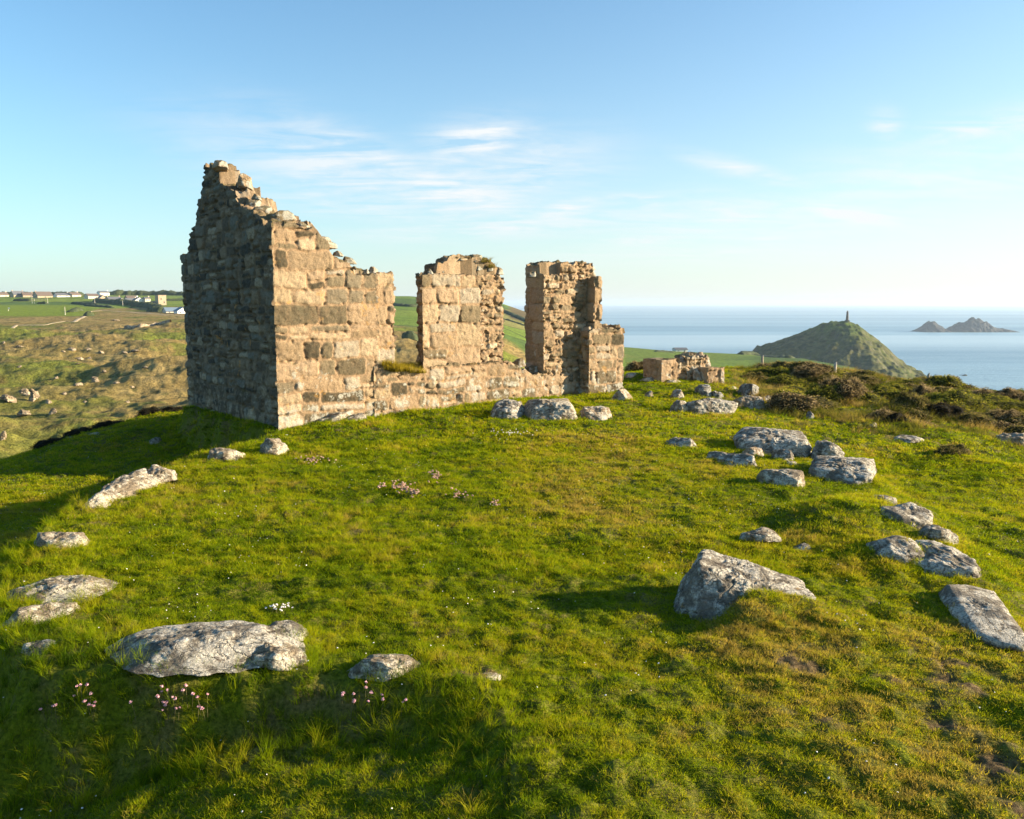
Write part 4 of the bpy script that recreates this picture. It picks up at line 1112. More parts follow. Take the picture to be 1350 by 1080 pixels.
wall_tuft('low mossy growth along the top of the middle pier', [(600,340,.3,16,12),(618,340,.3,14,10)], .6, 2)
wall_tuft('thin mossy growth along the top of the right pier', [(746,350,.3,46,15)], .6, 2)

# ------------------------------------------------------------------ bushes
def bush_mesh(seed, n, leaf, low=.45):
    r = np.random.default_rng(seed)
    v, f = ico(4); keep = v[:, 2] > -.25
    d = 1 + .34 * fbm(v[:, 0] * 1.9 + seed, v[:, 1] * 1.9, v[:, 2] * 1.9, 3); core = v * d[:, None] * .86
    # leaves: small quads over and just under the surface
    p = r.normal(size=(n, 3)); p /= np.linalg.norm(p, axis=1)[:, None]; p[:, 2] = np.abs(p[:, 2]) * 1.05 - .12
    rad = 1 + .34 * fbm(p[:, 0] * 1.9 + seed, p[:, 1] * 1.9, p[:, 2] * 1.9, 3)
    c = p * (rad * (1.0 - .22 * r.random(n) ** 2 + .10 * fbm(p[:, 0] * 7, p[:, 1] * 7, p[:, 2] * 7 + seed, 2)))[:, None]
    a = r.normal(size=(n, 3)) * .6 + p * .7; a /= np.linalg.norm(a, axis=1)[:, None]
    b = np.cross(a, r.normal(size=(n, 3))); b /= np.linalg.norm(b, axis=1)[:, None]
    s = leaf * r.uniform(.6, 1.5, n)[:, None]
    q = np.stack([c - b * s * .35, c + a * s * .6 - b * s * .1, c + a * s * 1.2, c + b * s * .35 + a * s * .4], 1).reshape(-1, 3)
    V = np.concatenate([core, q]); fc = f; fl = np.arange(4 * n).reshape(-1, 4) + len(core)
    cl = np.clip(.5 + 1.1 * fbm(c[:, 0] * 3, c[:, 1] * 3, c[:, 2] * 3 + seed, 3) + r.normal(0, .18, n), 0, 1)
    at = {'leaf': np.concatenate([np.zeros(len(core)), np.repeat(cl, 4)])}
    return make_mesh('bush', V, [fc, fl], at)
def bush_mat(name, stops):
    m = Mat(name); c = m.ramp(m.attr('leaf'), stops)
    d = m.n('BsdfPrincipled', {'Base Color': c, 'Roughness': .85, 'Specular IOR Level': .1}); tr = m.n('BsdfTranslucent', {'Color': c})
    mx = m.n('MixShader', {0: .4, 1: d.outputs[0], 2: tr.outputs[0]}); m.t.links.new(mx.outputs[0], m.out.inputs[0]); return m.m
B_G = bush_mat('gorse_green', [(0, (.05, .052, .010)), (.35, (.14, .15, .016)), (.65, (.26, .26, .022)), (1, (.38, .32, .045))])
B_B = bush_mat('heather_brown', [(0, (.06, .045, .02)), (.3, (.17, .128, .05)), (.6, (.29, .215, .095)), (1, (.42, .31, .16))])
B_M = bush_mat('heath_mixed', [(0, (.05, .045, .014)), (.3, (.15, .135, .03)), (.6, (.25, .21, .045)), (1, (.36, .26, .12))])
B_D = bush_mat('bramble_dark', [(0, (.012, .012, .008)), (.5, (.045, .04, .018)), (1, (.10, .07, .035))])
heath_cover(1500)
_bm = []
for k, (mt, n) in enumerate([(B_G, 9000), (B_G, 9000), (B_B, 9000), (B_B, 9000), (B_M, 9000), (B_D, 5000)]):
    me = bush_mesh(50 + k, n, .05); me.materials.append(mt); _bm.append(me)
BL = [  # u, base v, width px, height px, kind, label
 (1018,500,56,22,0,'gorse_bush','bright green-topped gorse mound below the small fence post'),
 (996,503,34,14,4,'heath_bush','small heath mound between the low ruin and the bright green gorse'),
 (1038,513,72,22,1,'gorse_bush','dark flat gorse mound in front of the bright green one'),
 (1068,497,40,14,2,'heather_bush','pale brown heather spreading right of the bright green gorse'),
 (1092,535,58,30,0,'gorse_bush','dark green side of the big mound beside the earth path'),
 (1112,530,62,30,2,'heather_bush','large brown heather clump beside the earth path'),
 (1140,508,44,12,4,'heath_bush','low grassy mound behind the tall fence post'),
 (1170,534,62,26,1,'gorse_bush','rounded green gorse hump in the middle of the right heath'),
 (1205,538,44,24,4,'heath_bush','mixed green mound touching the rounded green gorse hump'),
 (1222,534,46,28,3,'heather_bush','rosy brown heather right of the rounded green gorse hump'),
 (1202,511,44,15,0,'gorse_bush','small dark gorse near the headland end of the heath'),
 (1225,506,40,12,4,'heath_bush','thin brush by the fence stump against the sea'),
 (1252,505,36,14,2,'heather_bush','pinkish brush against the sea, right of the fence stump'),
 (1268,509,34,12,0,'gorse_bush','green brush against the sea beside the pinkish one'),
 (1268,536,96,32,1,'gorse_bush','biggest dark green gorse mound on the right heath'),
 (1296,514,64,16,0,'gorse_bush','long low gorse on the skyline above the biggest mound'),
 (1300,530,52,16,3,'heather_bush','brown heather on the far shoulder of the biggest mound'),
 (1318,547,86,22,1,'gorse_bush','dark spreading gorse below the heather at the right edge'),
 (1342,519,40,16,0,'gorse_bush','yellowish gorse at the right edge by the last stump'),
 (1336,530,40,14,3,'heather_bush','heather strip under the yellowish gorse at the right edge'),
 (1166,555,44,18,3,'heather_bush','small brown clump below the large heather clump'),
 (1186,556,30,16,5,'bramble_bush','dark brushy clump right of the small brown clump'),
 (1245,548,50,14,5,'bramble_bush','dark low brush in front of the biggest gorse mound'),
 (1330,560,46,16,2,'heather_bush','brown heather above the bluish-white boulder'),
 (1290,560,52,16,4,'heath_bush','olive mound left of the bluish-white boulder'),
 (1262,600,44,18,4,'heath_bush','grassy hummock lower on the right slope, below the heather'),
 (1130,500,30,10,2,'heather_bush','low brown heather right of the tall fence post'),
 (1085,503,36,10,4,'heath_bush','low scrub left of the tall fence post'),
 (846,487,40,16,2,'heather_bush','rusty bush between the tall ruin and the low ruin'),
 (858,481,30,14,5,'bramble_bush','dark bush behind the rusty bush'),
 (905,472,30,8,5,'bramble_bush','dark scrub showing over the rubble of the low ruin'),
 (66,568,44,16,5,'bramble_bush','lowest dark bush on the shaded crest at the left'),
 (103,558,42,16,5,'bramble_bush','small rounded dark bush second along the shaded crest'),
 (142,552,48,18,5,'bramble_bush','wide dark bush in the middle of the shaded crest'),
 (196,543,36,18,5,'bramble_bush','taller dark bush on the shaded crest near the gable'),
 (224,536,44,16,5,'bramble_bush','dark bush on the crest closest to the gable'),
]
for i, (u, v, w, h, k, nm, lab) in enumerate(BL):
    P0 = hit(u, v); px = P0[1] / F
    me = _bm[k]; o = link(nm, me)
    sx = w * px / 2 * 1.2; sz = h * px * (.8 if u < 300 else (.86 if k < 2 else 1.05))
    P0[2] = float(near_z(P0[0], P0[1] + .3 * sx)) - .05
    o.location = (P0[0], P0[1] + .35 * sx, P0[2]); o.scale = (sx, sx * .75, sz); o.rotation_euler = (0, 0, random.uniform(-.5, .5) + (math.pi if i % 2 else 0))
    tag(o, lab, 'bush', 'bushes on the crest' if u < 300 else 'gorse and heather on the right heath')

# ------------------------------------------------------------------ thrift flowers
mh = Mat('thrift_head'); mh.bsdf(mh.ramp(mh.noise(mh.coord('Object'), 160, 3), [(.3, (.48, .20, .25)), (.55, (.66, .38, .42)), (.75, (.78, .58, .58))]), .8); M_PINK = mh.m
mh = Mat('dried_thrift'); mh.bsdf(mh.ramp(mh.noise(mh.coord('Object'), 160, 3), [(.3, (.33, .19, .13)), (.6, (.52, .35, .27)), (.75, (.66, .50, .43))]), .85); M_DRYF = mh.m
mh = Mat('thrift_white'); mh.bsdf(mh.ramp(mh.noise(mh.coord('Object'), 160, 3), [(.3, (.75, .66, .64)), (.6, (.9, .87, .85))]), .8); M_WHITEF = mh.m
mh = Mat('thrift_stem'); mh.bsdf((.12, .11, .04), .8); M_STEM = mh.m
def head_mesh(seed, mat, n=22):
    """a globe of small petals"""
    r = np.random.default_rng(seed); V = []; Fc = []
    for i in range(n):
        p = r.normal(size=3); p[2] = abs(p[2]) * .9 - .1; p /= np.linalg.norm(p)
        a = np.cross(p, r.normal(size=3)); a /= np.linalg.norm(a); b = np.cross(p, a); o = len(V)
        c = p * r.uniform(.75, 1.0); s = .38
        V += [c * .3, c + a * s, c * 1.12 + b * s * .3, c - a * s * .8 + b * s * .3]; Fc.append((o, o + 1, o + 2, o + 3))
    v, f = ico(2); k = len(V)
    me = make_mesh('flower_head', np.concatenate([np.array(V), v * np.array([.72, .72, .55])]), [np.array(Fc), f + k]); me.materials.append(mat); return me
def stem_mesh():
    v = [];
    for t in np.linspace(0, 1, 4):
        for a in range(4): v.append((.5 * math.cos(a * math.pi / 2) + 6 * t * t, .5 * math.sin(a * math.pi / 2), t))
    f = [(4 * k + a, 4 * k + (a + 1) % 4, 4 * k + 4 + (a + 1) % 4, 4 * k + 4 + a) for k in range(3) for a in range(4)]
    me = make_mesh('stem', np.array(v), np.array(f)); me.materials.append(M_STEM); return me
ME_HEAD = {0: [head_mesh(k, M_PINK) for k in range(3)], 1: [head_mesh(9 + k, M_DRYF) for k in range(3)], 2: [head_mesh(19 + k, M_WHITEF) for k in range(2)]}
ME_STEM = stem_mesh()
def thrift(label, u, v, du, dv, n, kind, hr, sh, stems=True):
    P0 = hit(u, v); c = empty('thrift_clump', P0, label, 'flowers', 'clumps of sea thrift')
    for i in range(n):
        q = hit(u + rng.normal(0, du * .45), v + rng.normal(0, dv * .45)); h = sh * rng.uniform(.6, 1.25)
        dx, dy = rng.normal(0, .012, 2)
        hd = link('flower_head', ME_HEAD[kind][i % len(ME_HEAD[kind])], parent=c)
        hd.location = (q[0] - P0[0] + dx, q[1] - P0[1] + dy, q[2] - P0[2] + h); k = hr * rng.uniform(.75, 1.25); hd.scale = (k, k, k * .85); hd.rotation_euler = (rng.normal(0, .3), rng.normal(0, .3), rng.uniform(0, 6))
        if stems:
            stm = link('stem', ME_STEM, parent=c); stm.location = (q[0] - P0[0], q[1] - P0[1], q[2] - P0[2] - .01); stm.scale = (.0022, .0022, h + .01); stm.rotation_euler = (0, 0, math.atan2(dy, dx))
            stm.scale = (max(.0016, math.hypot(dx, dy) / 6), .0028, h + .01)
thrift('tall pink thrift heads on stalks in shade below the broad flat slab', 245,950,62,14,20,0,.0105,.115)
thrift('few pink thrift heads on thin stalks at the shaded lower left', 118,936,30,18,9,0,.011,.10)
thrift('pale thrift heads on stalks under the buff peaked stone', 488,944,40,20,13,0,.0105,.11)
thrift('dense white thrift cushion in sun above the broad flat slab', 369,806,17,4,24,2,.008,.035)
thrift('faded pinkish thrift cushion in the middle of the lawn', 530,648,16,7,46,1,.016,.07, False)
thrift('browner low thrift clump touching the faded pinkish cushion', 541,655,13,4,26,1,.016,.06, False)
thrift('small domed thrift cushion upslope of the faded pinkish one', 573,636,9,6,34,1,.015,.09, False)
thrift('pale thrift heads scattered right of the faded cushions', 604,657,13,5,24,1,.014,.05, False)
thrift('straw-pink thrift patch on the lawn near the ruin corner', 414,610,19,5,36,1,.015,.05, False)
thrift('sparse thrift heads left of the faded pinkish cushion', 503,646,7,4,9,1,.018,.06, False)
thrift('whitish thrift row in the grass in front of the tall ruin', 668,574,36,4,34,2,.011,.05, False)
thrift('tiny reddish thrift patch right of the pale scattered heads', 652,668,6,4,12,1,.014,.04, False)
thrift('single pink thrift heads between the shaded clumps', 68,950,8,6,3,0,.0105,.09)
# daisies sprinkled through the turf
def daisies(n):
    v, f = ico(2); me = make_mesh('daisy', v * np.array([1, 1, .35]), f); me.materials.append(M_WHITEF); src = bpy.data.objects.new('daisy', me)
    x, y = sample(n, 3.4, 17, p=.9); z = near_z(x, y); ok = (fbm(x * 1.1, y * 1.1, 77, 3) + rng.normal(0, .1, n) > .02) & (bare_mask(x, y) < .3)
    x, y, z = x[ok], y[ok], z[ok]; m = len(x); k = rng.uniform(.003, .0062, m)
    rot = np.stack([rng.normal(0, .4, m), rng.normal(0, .4, m), rng.uniform(0, 6, m)], 1)
    scatter('daisies', np.stack([x, y, z + rng.uniform(.02, .045, m)], 1), rot, np.stack([k, k, k], 1), np.zeros(m), [src])
daisies(3400)
# ------------------------------------------------------------------ posts
def simple_mat(name, stops, scale=6, rough=.85, bump=.3):
    m = Mat(name); n = m.noise(m.coord('Object'), scale, 5, .65)
    m.bsdf(m.ramp(n, stops), rough, m.bump(n, bump, .02), .2); return m.m
M_WOOD = simple_mat('weathered_wood', [(.3, (.20, .16, .11)), (.7, (.42, .36, .27))], 9)
M_CONC = simple_mat('post_granite', [(.3, (.33, .28, .22)), (.7, (.55, .48, .39))], 9)
M_DKW = simple_mat('dark_stump', [(.3, (.05, .045, .04)), (.7, (.12, .10, .085))], 9)
def box_mesh(name, bxs, bevel=0.0):
    """several boxes (centre, size, yaw) in one mesh, corners slightly chamfered"""
    import bmesh
    bm = bmesh.new()
    for (c, s, yaw) in bxs:
        r = bmesh.ops.create_cube(bm, size=1.0)
        M = Matrix.Translation(c) @ Matrix.Rotation(yaw, 4, 'Z') @ Matrix.Diagonal((*s, 1))
        bmesh.ops.transform(bm, matrix=M, verts=r['verts'])
    if bevel: bmesh.ops.bevel(bm, geom=bm.edges[:], offset=bevel, segments=1, affect='EDGES')
    me = bpy.data.meshes.new(name); bm.to_mesh(me); bm.free(); return me
def post(label, u, v, wpx, hpx, mat, lean=0.0, seed=0):
    P0 = hit(u, v); k = P0[1] / F; w, h = wpx * k, hpx * k
    r = np.random.default_rng(seed); V = []; n = 9
    for j in range(n + 1):
        t = j / n
        for a in range(10):
            ang = a * math.pi / 5; rr = w / 2 * (1.05 - .15 * t) * (1 + r.normal(0, .05)); V.append((rr * math.cos(ang) + lean * t * h, rr * math.sin(ang), -.2 + t * (h + .2) + (.04 * math.cos(ang) * (j == n))))
    V.append((lean * h, 0, h + .01))
    fc = np.array([(10 * j + a, 10 * j + (a + 1) % 10, 10 * j + 10 + (a + 1) % 10, 10 * j + 10 + a) for j in range(n) for a in range(10)])
    ft = np.array([(10 * n + a, 10 * n + (a + 1) % 10, len(V) - 1) for a in range(10)])
    o = link('fence_post', make_mesh('fence_post', np.array(V), [fc, ft]), mat, loc=P0); tag(o, label, 'fence post', 'fence posts on the right heath')
post('tallest pale fence post standing on the heath against the headland', 1100, 498, 4.2, 19, M_CONC, .02, 1)
post('short pale fence post poking above the bright green gorse', 1005, 486, 3.6, 16, M_WOOD, -.04, 2)
post('weathered fence stump at the tip of the headland against the sea', 1223, 506, 3.4, 13, M_WOOD, .03, 3)
post('dark fence stump near the right edge against the sea', 1331, 517, 4.0, 10, M_DKW, 0, 4)

# ------------------------------------------------------------------ village
M_RW = simple_mat('render_white', [(.3, (.68, .66, .62)), (.7, (.80, .79, .76))], 1.2, .8, .05)
M_CREAM = simple_mat('render_cream', [(.3, (.52, .44, .34)), (.7, (.64, .55, .44))], 1.2, .8, .05)
M_TAN = simple_mat('stone_tan', [(.3, (.30, .23, .16)), (.7, (.46, .36, .25))], 1.5, .9, .2)
M_SLATE = simple_mat('slate_roof', [(.3, (.085, .09, .10)), (.7, (.16, .165, .18))], 1.5, .7, .2)
M_TILE = simple_mat('brown_roof', [(.3, (.10, .075, .062)), (.7, (.18, .14, .115))], 1.5, .8, .2)
M_BLUE = simple_mat('blue_slate', [(.3, (.10, .15, .21)), (.7, (.16, .22, .29))], 1.5, .6, .1)
M_BRICK = simple_mat('red_shed', [(.3, (.26, .12, .07)), (.7, (.38, .20, .12))], 1.5, .85, .1)
mg = Mat('window_glass'); mg.bsdf((.03, .035, .045), .15, spec=.5); M_GLASS = mg.m

def house(label, u0, u1, vt, vb, wallm, roofm, roof_h=.42, yaw=0.0, chim=(1,), depth=.8, rows=1, gable_on=False, group='houses of the village on the skyline', name='house', wings=0):
    P0 = hit((u0 + u1) / 2, vb, far=True); k = P0[1] / F
    yaw = yaw + .35; L = (u1 - u0) * k; Ht = (vb - vt) * k; D = max(6.0, min(L * depth, 11)); ew = Ht * (1 - roof_h); rh = Ht * roof_h
    root = empty(name, (P0[0], P0[1] + D / 2, P0[2] - .4), label, 'house', group); root.rotation_euler = (0, 0, yaw - math.atan2(P0[0], P0[1]) * 1.0)
    # walls with gable ends; ridge along x, or along y when gable_on
    a, b = L / 2, D / 2; z0, z1, z2 = -1.5, ew, ew + rh
    if gable_on:
        V = [(-a,-b,z0),(a,-b,z0),(a,b,z0),(-a,b,z0),(-a,-b,z1),(a,-b,z1),(a,b,z1),(-a,b,z1),(0,-b,z2 - .05),(0,b,z2 - .05)]
        Fq = [(0,1,5,4),(2,3,7,6),(1,2,6,5),(3,0,4,7)]; Ft = [(4,5,8),(6,7,9)]
    else:
        V = [(-a,-b,z0),(a,-b,z0),(a,b,z0),(-a,b,z0),(-a,-b,z1),(a,-b,z1),(a,b,z1),(-a,b,z1),(-a,0,z2 - .05),(a,0,z2 - .05)]
        Fq = [(0,1,5,4),(2,3,7,6),(1,2,6,5),(3,0,4,7)]; Ft = [(5,6,9),(7,4,8)]
    link('wall', make_mesh('wall', np.array(V, float), [np.array(Fq), np.array(Ft)], smooth_shade=False), wallm, root)
    ov, th = .35, .22
    def slab(p):                       # thick roof plane from four corners
        p = np.array(p, float); n = np.cross(p[1] - p[0], p[3] - p[0]); n /= np.linalg.norm(n)
        return np.concatenate([p, p + n * th])
    if gable_on:
        s1 = slab([(0,-b-ov,z2),(0,b+ov,z2),(-a-ov,b+ov,z1-ov*rh/a),(-a-ov,-b-ov,z1-ov*rh/a)][::-1]); s2 = slab([(0,b+ov,z2),(0,-b-ov,z2),(a+ov,-b-ov,z1-ov*rh/a),(a+ov,b+ov,z1-ov*rh/a)][::-1])
    else:
        s1 = slab([(-a-ov,-b-ov,z1-ov*rh/b),(a+ov,-b-ov,z1-ov*rh/b),(a+ov,0,z2),(-a-ov,0,z2)]); s2 = slab([(a+ov,b+ov,z1-ov*rh/b),(-a-ov,b+ov,z1-ov*rh/b),(-a-ov,0,z2),(a+ov,0,z2)])
    q = np.array([(0,3,2,1),(4,5,6,7),(0,1,5,4),(1,2,6,5),(2,3,7,6),(3,0,4,7)])
    rf = link('roof', make_mesh('roof', np.concatenate([s1, s2]), np.concatenate([q, q + 8]), smooth_shade=False), roofm, root)
    for s in chim:
        cx = s * (a - .6) if not gable_on else 0; cy = 0 if not gable_on else (b - .6)
        link('chimney', box_mesh('chimney', [((cx, cy, z2 + .2), (.8, .7, 1.6), 0), ((cx, cy, z2 + 1.05), (.95, .85, .14), 0)]), wallm, rf)
    nw = max(2, int(L / 4.2))
    for r_ in range(rows):
        for i in range(nw):
            x = -a + L * (i + .5) / nw; hh = min(1.1, ew / rows * .4); z = ew * (r_ + .55) / rows
            if r_ == 0 and i == nw // 2 and rows >= 1 and L > 7:
                link('door', box_mesh('door', [((x, -b - .03, ew / rows * .38), (.95, .1, ew / rows * .76), 0)], .02), M_SLATE, root); continue
            w = link('window', box_mesh('window', [((x, -b - .02, z), (1.0, .12, hh), 0)], .02), M_RW, root)
            link('pane', box_mesh('pane', [((x, -b - .07, z), (.8, .06, hh * .78), 0)], .01), M_GLASS, w)
    return root
house('white-ended house cut off by the left edge of the skyline', -9, 5, 385, 391.5, M_CREAM, M_TILE, .5, .1)
house('dark-roofed house, first full house from the left on the skyline', 13, 27, 383.5, 392, M_TAN, M_SLATE, .55, .05, (1, -1))
house('lower house joined to the right of the first dark-roofed house', 27, 39.5, 385.3, 392, M_TAN, M_TILE, .5, -.1)
house('wide house with a big hipped-looking brown roof on the skyline', 43, 62, 384.3, 392.6, M_TAN, M_TILE, .62, .05, (-1,))
house('long low white house with a grey roof, right of the big brown roof', 70, 86, 386, 391.8, M_RW, M_SLATE, .55, 0, (1,))
house('buff gabled house right of the long low white house', 87, 101, 385.2, 391.5, M_CREAM, M_TILE, .5, .4, (1,))
house('low buff house between the gabled house and the high white house', 111, 125, 387, 394, M_CREAM, M_TILE, .4, .1, ())
house('tall white house standing highest on the village skyline', 128, 140, 383.6, 390, M_RW, M_SLATE, .3, 0, (1,), rows=1)
house('grey stone gabled house below the tall white house', 127, 138, 388.5, 397.5, M_TAN, M_SLATE, .5, 0, (1,), gable_on=True, rows=2)
house('long grey-roofed house in the row', 138, 155, 391, 398, M_TAN, M_SLATE, .5, .05, (-1, 1))
house('bright white end house of the long grey-roofed row', 153, 162, 392.3, 398.3, M_RW, M_SLATE, .4, 0, (), gable_on=True)
house('low slate-roofed house in front of the white gable', 163, 177, 392.8, 399, M_CREAM, M_SLATE, .55, .05, (1,))
house('brown-roofed house behind the low slate-roofed house', 164, 177, 389.5, 394.5, M_TAN, M_TILE, .6, 0, ())
house('white house with its broad gable turned to the sea', 174, 187, 391.2, 400, M_RW, M_SLATE, .45, 0, (1,), gable_on=True, rows=2)
house('cream end house beside the broad white gable', 188, 195, 391.5, 400, M_CREAM, M_SLATE, .2, 0, (1,), rows=2)
house('low brick-red shed left of the square stone tower', 196, 206, 397.3, 402.5, M_BRICK, M_TILE, .4, 0, ())
house('white house with a blue-grey roof right of the tower, nearest of the village', 229, 245, 404, 413.5, M_RW, M_BLUE, .5, 0, (), gable_on=True)
house('long blue-grey roofed barn behind the nearest white house', 214, 231, 405, 412.5, M_CREAM, M_BLUE, .62, .0, ())
house('small white farmhouse with a grey roof on the green coast field', 889.5, 906, 457.4, 462.6, M_RW, M_SLATE, .42, 0, (), group='farm on the coast field')
# the square tower
P0 = hit(209.5, 402.5, far=True); k = P0[1] / F; tw, thh = 13 * k, 13.5 * k
tow = empty('stone_tower', (P0[0], P0[1] + tw / 2, P0[2] - .5), 'square roofless tan stone tower at the right end of the village', 'tower'); tow.rotation_euler = (0, 0, -.16 - math.atan2(P0[0], P0[1]) + .5)
tw *= .78
link('wall', box_mesh('wall', [((0, -tw / 2, thh / 2 - 1), (tw, .9, thh + 2), 0), ((0, tw / 2 - .01, thh / 2 - 1.02), (tw - .02, .9, thh + 2), 0), ((-tw / 2 + .46, 0, thh / 2 - 1.05), (.9, tw - .95, thh + 2), 0), ((tw / 2 - .46, 0, thh / 2 - 1.05), (.9, tw - .95, thh + 2), 0)]), M_TAN, tow)
for (x, z) in [(-.15, .66), (.22, .34)]:
    link('window', box_mesh('window', [((x * tw, -tw / 2 - .40, z * thh), (.7, .2, 1.5), 0)]), M_GLASS, tow)
link('parapet', box_mesh('parapet', [((0, -tw / 2 - .1, thh + .15), (tw + .3, 1.2, .3), 0), ((0, tw / 2 + .1, thh + .15), (tw + .3, 1.2, .3), 0), ((-tw / 2, 0, thh + .14), (1.2, tw - 1.0, .3), 0), ((tw / 2, 0, thh + .14), (1.2, tw - 1.0, .3), 0)]), M_TAN, tow)

# the chimney monument on the headland summit
sm = np.array([HD * HF[0], HD * HF[1]])
st = empty('chimney_monument', (sm[0], sm[1], SEA + float(headland_z(np.array([0.]), np.array([0.]))[0]) - 1.0), 'tall dark chimney monument on the summit of the conical headland', 'monument')
def lathe(name, prof_, mat, parent, n=14):
    V = [(r * math.cos(2 * math.pi * a / n), r * math.sin(2 * math.pi * a / n), z) for r, z in prof_ for a in range(n)]
    f = [(n * j + a, n * j + (a + 1) % n, n * j + n + (a + 1) % n, n * j + n + a) for j in range(len(prof_) - 1) for a in range(n)]
    return link(name, make_mesh(name, np.array(V), np.array(f)), mat, parent)
M_STACK = simple_mat('stack_stone', [(.3, (.09, .075, .065)), (.7, (.17, .14, .12))], 1.0)
link('plinth', box_mesh('plinth', [((0, 0, .8), (4.2, 4.2, 3.0), 0), ((0, 0, 2.5), (3.6, 3.6, .5), 0)]), M_STACK, st)
lathe('shaft', [(1.55, 2.7), (1.4, 6), (1.15, 9.5), (1.0, 11.2)], M_STACK, st)
lathe('cap', [(1.02, 11.2), (1.3, 11.3), (1.3, 11.7), (.8, 11.75), (.7, 12.6), (.3, 13.0), (.05, 13.2)], M_STACK, st)

# poles on the far sward
M_POLE = simple_mat('pale_pole', [(.3, (.55, .50, .40)), (.7, (.72, .68, .58))], 3)
def pole(label, u, v, hp, r=.16, flag=False):
    P0 = hit(u, v, far=True); h = hp * P0[1] / F
    root = empty('pole', (P0[0], P0[1], P0[2] - .3), label, 'pole', 'poles on the far sward')
    lathe('shaft', [(r, -.5), (r * .9, h * .5), (r * .7, h)], M_POLE, root, 8); lathe('foot', [(r * 2, -.5), (r * 2, .5), (r, .8)], M_POLE, root, 8)
    if flag: link('flag', box_mesh('flag', [((.55, 0, h - .45), (1.0, .05, .75), 0)], .01), M_RW, root)
pole('pale pole at the right end of the bright green sward', 86, 415, 11, .14)
pole('thin pole with a white flag on the bright green sward at the far left', 11, 410, 5, .10, True)
pole('left pole of the close pair in front of the brown-roofed house', 42.5, 400, 8, .16); pole('right pole of the close pair in front of the brown-roofed house', 45.5, 400, 6.5, .14)
pole('single thin pole right of the close pair', 63, 400, 8, .14); pole('thin pole in the field below the long grey-roofed house', 162, 404, 8, .14)
pole('short pole in the hedge line left of the village row', 125, 400, 6, .14)

# hedges and thickets near the village
def hedge(label, pts, h, w, seed, mat=None):
    Q = np.array([hit(u, v, far=True) for u, v in pts]); seg = np.r_[0, np.cumsum(np.hypot(*np.diff(Q[:, :2], axis=0).T))]
    n = max(24, int(seg[-1] / 1.2)); m_ = 11; tt = np.linspace(0, seg[-1], n)
    X = np.interp(tt, seg, Q[:, 0]); Y = np.interp(tt, seg, Q[:, 1]); Z = far_z(X, Y)
    T = np.stack([np.gradient(X), np.gradient(Y)], 1); T /= np.hypot(T[:, 0], T[:, 1])[:, None]
    b = np.linspace(0, math.pi, m_)
    ht = h * (1 + .45 * fbm(tt * .12, seed, 0, 3)) * smooth(0, 4, tt) ** .5 * smooth(seg[-1], seg[-1] - 4, tt) ** .5 + .1
    wd = w * (1 + .4 * fbm(tt * .15, seed + 5, 0, 3))
    V = np.zeros((n, m_, 3))
    ox = np.cos(b)[None, :] * wd[:, None] / 2; oz = np.sin(b)[None, :] ** .7 * ht[:, None]
    nz = .22 * h * fbm(tt[:, None] * .6 + 0 * ox, ox * .8 + seed, oz * .8, 3)
    V[..., 0] = X[:, None] - T[:, 1:2] * (ox + nz); V[..., 1] = Y[:, None] + T[:, 0:1] * (ox + nz); V[..., 2] = Z[:, None] - .5 + oz + nz
    c = V.reshape(-1, 3).mean(0)
    o = link('hedge', make_mesh('hedge', V.reshape(-1, 3) - c, grid_faces(n, m_)), mat or M_HEDGE, loc=c); tag(o, label, 'hedge', 'hedges and thickets around the village')
M_HEDGE = simple_mat('hedge_leaves', [(.3, (.022, .032, .014)), (.55, (.055, .07, .025)), (.75, (.10, .11, .04))], .9, .95, 1.0)
hedge('dark hedge below the first houses on the left', [(17,397),(40,397.5),(62,396)], 2.6, 4, 1)
hedge('short dark thicket under the poles by the brown roof', [(50,400.5),(63,400.8)], 2.6, 4, 2)
hedge('long dark hedge running below the village row to the tower', [(126,398),(160,401),(190,405),(214,409.5)], 3.6, 7, 3)
hedge('dark thicket at the right end of the bright green sward', [(92,412),(107,410)], 2.4, 5, 4)
hedge('hedge crossing the field below the gabled houses', [(96,400.5),(130,403.5)], 2.2, 4, 5)
hedge('narrow hedge in the meadow below the long village hedge', [(112,403.5),(150,406)], 1.8, 3, 6)
hedge('rough thicket beside the track bend', [(113,416.5),(121,417)], 2.6, 5, 7)
hedge('tree belt on the skyline behind the right half of the village', [(142,388.8),(180,388.9),(205,389),(262,389.5)], 5.0, 14, 8)
hedge('tree belt on the skyline between the left houses', [(-20,388.8),(12,388.8),(70,388.6),(110,388.6)], 3.6, 10, 9)
hedge('hedge line crossing the field behind the tower', [(214,396.5),(252,396)], 2.0, 4, 10)
hedge('dark trees around the blue-grey roofed barn', [(200,410.5),(216,411.5)], 3.2, 7, 11)
hedge('dark hedge across the green field seen through the first opening', [(515,402.5),(540,404.5),(560,405.5)], 2.6, 5, 12)
hedge('hedge climbing the green hill seen through the second opening', [(655,408),(680,418),(700,428)], 2.4, 5, 13)
hedge('second hedge on the green hill seen through the second opening', [(660,420),(700,433)], 1.2, 3, 14)
hedge('dark windbreak where the coast field meets the headland', [(975,467.5),(990,466.5),(1003,463)], 3.0, 8, 15)
hedge('dark hedge below the small white farmhouse', [(862,463.8),(888,465)], 1.8, 4, 16)
hedge('long dark hedge bounding the low coast field', [(1005,468),(1040,470),(1080,474),(1120,481),(1160,493)], 2.0, 6, 17)
hedge('lone dark bush in the brown slope seen through the first opening', [(539,447),(547,447.5)], 3.2, 6, 18)

